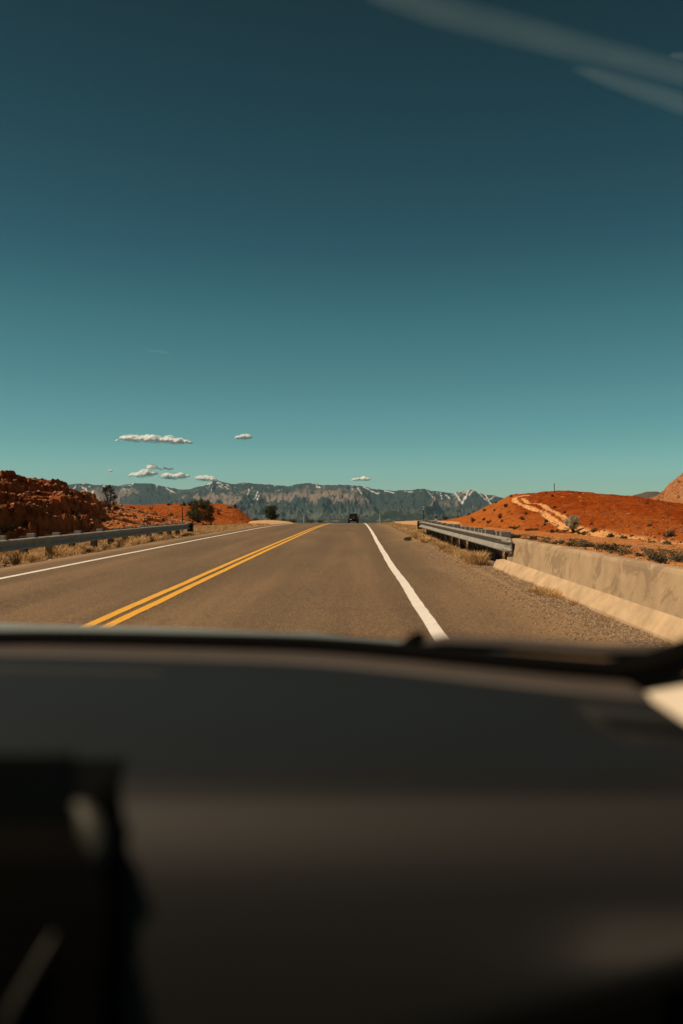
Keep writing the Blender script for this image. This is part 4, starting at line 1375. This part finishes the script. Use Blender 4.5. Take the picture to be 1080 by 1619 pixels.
mb = MB(); mb.add([(-.60, .045, 1.22), (.60, .045, 1.22), (.54, .098, 1.68), (-.54, .098, 1.68), (-.60, .06, 1.22), (.60, .06, 1.22), (.54, .12, 1.68), (-.54, .12, 1.68)], [(0,1,2,3),(7,6,5,4),(0,4,5,1),(1,5,6,2),(2,6,7,3),(3,7,4,0)])
mb.build('rear_window', M['car_glass'], veh)
for s in (-1, 1):
    for y in (.55, 3.35):
        w = MB().tube([(s*.56, y, .40), (s*.59, y, .40), (s*.88, y, .40), (s*.91, y, .40)], [.34, .40, .40, .34], 28).build('wheel', M['tyre'], veh)
        MB().tube([(s*.905, y, .40), (s*.925, y, .40)], .22, 20).build('rim', M['rim'], w)
    f = MB().prism([(.05, .72), (.05, .80), (.25, .93), (.85, .93), (1.05, .80), (1.05, .72), (.85, .85), (.25, .85)], s*.80, s*.95).build('fender', M['tyre'], veh)
    MB().box((s*.64-.08, -.03, .86), (s*.64+.08, .02, 1.08)).build('tail_light', M['tail_red'], veh, bevel=.01)
    m_ = MB(); m_.box((s*.98-.10, 2.30, 1.18), (s*.98+.10, 2.36, 1.38)); m_.tube([(s*.72, 2.36, 1.2), (s*.92, 2.36, 1.26)], .02, 6)
    m_.build('side_mirror', M['car_black'], veh, bevel=.01)
sw = MB().tube([(.05, -.02, 1.02), (.05, -.06, 1.02), (.05, -.24, 1.02), (.05, -.28, 1.02)], [.32, .38, .38, .32], 28).build('spare_wheel', M['tyre'], veh)
MB().tube([(.05, -.278, 1.02), (.05, -.30, 1.02)], .19, 20).build('wheel_cover', M['rim'], sw)
MB().box((-.84, -.16, .40), (.84, -.005, .66)).build('rear_bumper', M['tyre'], veh, bevel=.02)
MB().box((-.60, -.175, .69), (-.30, -.12, .83)).build('licence_plate', M['white_plastic'], veh)
mb = MB()
for x in (-.6, 0, .6): mb.tube([(x, .2, 1.88), (x, 1.95, 1.88)], .018, 6)
for y in (.2, .8, 1.4, 1.95): mb.tube([(-.62, y, 1.88), (.62, y, 1.88)], .018, 6)
for x in (-.6, .6):
    for y in (.3, 1.8): mb.tube([(x, y, 1.79), (x, y, 1.88)], .018, 6)
mb.build('roof_rack', M['black'], veh)
MB().box((-.62, .10, 1.80), (-.46, .16, 1.87)).build('work_light', M['white_plastic'], veh)
# shape of a jerry can / ladder on the tailgate is left plain

# ------------------------------------------------------------------ the car the picture is taken from
CX = -.45
car = empty('car', (CX, .2, 0))
tag(car, 'car whose dark dashboard, black sill and silver hood fill the foreground', 'car')
O = Vector(car.location)
def cb(mb, name, mat, parent=car, **kw):
    mb.v = [tuple(Vector(p) - O) for p in mb.v]
    return mb.build(name, mat, parent, **kw)
def ybase(x):
    d = np.abs(np.asarray(x, float) - CX)
    return 1.145 - .105*(d/.44)**1.4*.55 - .115*sm(.35, .80, d) 
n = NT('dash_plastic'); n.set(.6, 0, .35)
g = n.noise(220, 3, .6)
n.color(n.mix(n.ramp(g, [(.3, 0.), (.7, 1.)]), (.0018, .0024, .003), (.0035, .0042, .005)))  # blue of the sky reflected on the dash top, put into the base colour
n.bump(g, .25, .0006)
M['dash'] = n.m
M['dash_front'] = simple('bounce_lit_dash_plastic', (.0092, .0084, .0078), .7, var=.1, scale=3)  # dash front: warm bounced light put into a browner, lighter copy of the plastic
M['edge_brown'] = simple('edge_brown_plastic', (.050, .040, .034), .6, var=.12, scale=20)  # brown lightened as if sunlit for the dash's far edge; wiper shares it
M['hood'] = simple('silver_hood_paint', (.42, .41, .36), .38, .55, .5, var=.03)
M['cream'] = simple('cream_trim', (.60, .535, .43), .8, var=.04)
M['gloss_black'] = simple('screen_glass', (.001, .003, .004), .5, 0, .2)
M['frit'] = simple('black_rubber', (.0012, .0011, .001), .8, 0, .05)

xs_ = np.linspace(-1.20, .297, 90)
def dash_profile(x):
    yb = float(ybase(x))
    e = .556 + .03*abs(x-CX)                      # where the top turns down
    pts_ = [(yb-.045, 1.100), (yb-.10, 1.099), (yb-.22, 1.099), (e+.16, 1.098), (e+.085, 1.0955)]
    for a in np.linspace(0, 80, 9):
        a = math.radians(a)
        pts_.append((e + .055 - .085*math.sin(a), 1.094 - .075*(1-math.cos(a))))
    zt = .938 + .265*max(-.05, x)
    pts_ += [(e-.038, 1.00), (e-.043, zt+.02), (e-.045, zt)]
    for a in np.linspace(10, 90, 6):
        a = math.radians(a)
        pts_.append((e-.045+.05*(1-math.cos(a)), zt-.03*math.sin(a)))
    pts_ += [(e+.18, zt-.05), (e+.25, .60)]
    return pts_
P_ = [dash_profile(x) for x in xs_]
nt = 5
def surf(P_, a, b, xs, flip=False):
    mb = MB(); vs = []; m = b-a
    for x, p in zip(xs, P_):
        for y, z in p[a:b]: vs.append((x, y, z))
    fs = []
    for i in range(len(xs)-1):
        for j in range(m-1):
            fs.append((i*m+j, i*m+j+1, (i+1)*m+j+1, (i+1)*m+j))
    mb.add(vs, fs); return mb
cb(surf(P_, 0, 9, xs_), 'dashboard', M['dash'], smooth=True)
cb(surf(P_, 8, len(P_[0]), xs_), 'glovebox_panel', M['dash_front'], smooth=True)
# end cap of the dashboard
mb = MB(); pc = P_[-1]
mb.add([(xs_[-1], y, z) for y, z in pc], [tuple(range(len(pc)))])
cb(mb, 'dashboard_end', M['dash'])
# far edge of the dash along the glass, its sunlight put into a lighter strip
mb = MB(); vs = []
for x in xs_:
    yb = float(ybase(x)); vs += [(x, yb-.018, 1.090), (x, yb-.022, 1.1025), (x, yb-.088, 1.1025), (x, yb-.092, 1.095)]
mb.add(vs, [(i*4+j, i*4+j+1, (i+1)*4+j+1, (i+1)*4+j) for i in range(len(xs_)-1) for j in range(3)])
cb(mb, 'sunlit_dash_edge', M['edge_brown'])
mb = MB(); xq = np.linspace(-1.1, -.22, 30)  # low ridge in lighter plastic, stands in for a streak of sunlight on the dash
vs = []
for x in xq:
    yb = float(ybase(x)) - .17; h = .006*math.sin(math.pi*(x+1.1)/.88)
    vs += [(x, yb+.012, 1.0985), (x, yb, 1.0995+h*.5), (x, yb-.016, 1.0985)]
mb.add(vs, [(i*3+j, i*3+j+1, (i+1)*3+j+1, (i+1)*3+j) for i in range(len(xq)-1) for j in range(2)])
cb(mb, 'sunlit_streak', simple('streak_plastic', (.020, .017, .014), .6), smooth=True)
# black seal at the foot of the windshield
xq = np.linspace(-1.28, .46, 60)
fr = []
for x in xq:
    up = .045*sm(.28, .42, x) + .050*sm(-1.20, -1.28, x)
    fr.append((Vector((x, float(ybase(x)), 1.1045+.003*(x+.49)+float(up))), Vector((0, 1, 0)), Vector((0, 0, 1))))
mb = MB().sweep(fr, [(-.018, -.018), (.02, -.018), (.025, .006), (.012, .013), (-.010, .012), (-.019, .006)])
cb(mb, 'windshield_seal', M['frit'])
# windshield: laminated clear glass from the seal up to the roof
n = NT('clear_glass'); n.n.remove(n.b)
tr = n.node('ShaderNodeBsdfTransparent'); n.l.new(tr.outputs[0], n.out.inputs['Surface'])
mb = MB(); vs = []
xg = np.linspace(-1.20, .30, 24)
for x in xg:
    for k in range(9):
        t = k/8; yb = float(ybase(x)); vs.append((x*(1-.06*t)-.03*t, yb*(1-t)+.30*t + .03*math.sin(math.pi*t), 1.112+.488*t))
mb.add(vs, [(i*9+j, (i+1)*9+j, (i+1)*9+j+1, i*9+j+1) for i in range(23) for j in range(8)])
cb(mb, 'windshield', n.m, smooth=True)
# cream side trim beyond the end of the dashboard
mb = MB()
prf = [(.30, 1.088), (.34, 1.098), (.42, 1.118), (.50, 1.14), (.50, 1.0), (.30, 1.0)]
mb.prism([(a, b) for a, b in prf], .50, .905, axis='y')
cb(mb, 'pillar_trim', M['cream'], bevel=.01)
# hood
xq = np.linspace(-1.60, .34, 50); yq = np.linspace(1.22, 2.10, 26)
vs = []
for x in xq:
    for y in yq:
        d = abs(x-CX)
        z = 1.024 - .040*(x+.82)**2
        z -= .9*max(0, y-1.86)**1.7
        z += .004*math.exp(-((d-.36)/.05)**2)
        vs.append((x, y, z))
m = len(yq)
mb = MB().add(vs, [(i*m+j, (i+1)*m+j, (i+1)*m+j+1, i*m+j+1) for i in range(len(xq)-1) for j in range(m-1)])
ho_ = cb(mb, 'hood', M['hood'], smooth=True)
so = ho_.modifiers.new('solidify', 'SOLIDIFY'); so.thickness = .01; so.offset = -1
# cowl panel between hood and glass
mb = MB(); vs = []
for x in np.linspace(-1.2, .34, 40):
    yb = float(ybase(x)); vs += [(x, yb+.02, 1.085), (x, yb+.08, 1.05), (x, 1.28, .975)]
mb.add(vs, [(i*3+j, (i+1)*3+j, (i+1)*3+j+1, i*3+j+1) for i in range(39) for j in range(2)])
cb(mb, 'cowl_panel', M['frit'])
# wiper
mb = MB()
wp = [(.085, 1.07, 1.113), (.12, 1.06, 1.119), (.20, 1.03, 1.120), (.30, .985, 1.120), (.40, .95, 1.128)]
mb.tube(wp, [.006, .0085, .0085, .0085, .008], 8)
wi = cb(mb, 'wiper', M['edge_brown'])
mb = MB().tube([(.070, 1.075, 1.108), (.083, 1.07, 1.120), (.092, 1.068, 1.126)], [.010, .010, .006], 8)
cb(mb, 'wiper_tip', M['frit'])
# body shell round the cabin: roof, pillars, doors (they keep the sun off the inside)
M['shell'] = simple('grey_headliner', (.12, .12, .115), .9, var=.05)
mb = MB().box((-1.16, -2.2, 1.60), (.26, .28, 1.66)); cb(mb, 'roof', M['hood'], bevel=.02)
mb = MB().box((-1.12, -2.1, 1.585), (.22, .26, 1.597)); cb(mb, 'headliner', M['shell'])
for xa, xb in ((-1.24, -1.12), (.46, .24)):
    mb = MB().tube([(xa, .99, 1.10), ((xa+xb)/2, .64, 1.36), (xb, .26, 1.62)], .035, 8); cb(mb, 'front_pillar', M['hood'])
for xa in (-1.29, .45):
    mb = MB().box((xa, -2.1, .30), (xa+.06, .98, 1.06)); dd_ = cb(mb, 'door', M['hood'], bevel=.015)
mb = MB().box((-1.22, -2.16, .25), (.44, .95, .30)); cb(mb, 'cabin_floor', M['shell'])
mb = MB().box((-1.22, -2.2, .30), (.44, -2.15, 1.05)); cb(mb, 'rear_wall', M['shell'])
mb = MB().box((-1.22, 1.0, .30), (.44, 1.04, 1.08)); cb(mb, 'firewall', M['frit'])
# centre screen and stack
mb = MB().box((-.60, .546, 1.060), (-.187, .553, 1.127)); sc_ = cb(mb, 'centre_screen', M['gloss_black'], bevel=.003, seg=2)
rows_ = [(-.172, 1.095, .566), (-.160, 1.08, .546), (-.153, 1.06, .533), (-.148, 1.035, .524), (-.146, 1.0, .516), (-.146, .96, .512), (-.150, .90, .510), (-.16, .55, .510)]
vs = []
for xr, z, y in rows_:
    vs += [(-.60, y, z), (xr-.012, y, z), (xr, y+.006, z), (xr, y+.09, z), (-.60, y+.09, z)]
fs = [(i*5+k, i*5+(k+1) % 5, (i+1)*5+(k+1) % 5, (i+1)*5+k) for i in range(len(rows_)-1) for k in range(5)]
fs += [tuple(range(5))[::-1], tuple(range(len(vs)-5, len(vs)))]
mb = MB().add(vs, fs)
cb(mb, 'centre_stack', M['frit'], bevel=.01)
M['satin'] = simple('satin_trim', (.034, .033, .027), .6, .1)
mb = MB().tube([(-.190, .552, 1.093), (-.180, .546, 1.089), (-.172, .538, 1.080), (-.165, .532, 1.068), (-.163, .528, 1.058)], [.002, .006, .009, .007, .002], 10)
cb(mb, 'vent_bezel', M['satin'], smooth=True)
mb = MB().tube([(-.190, .521, 1.020), (-.199, .515, 1.002), (-.211, .511, .980), (-.222, .509, .955)], [.001, .003, .0035, .003], 10)
cb(mb, 'console_trim', M['satin'], smooth=True)
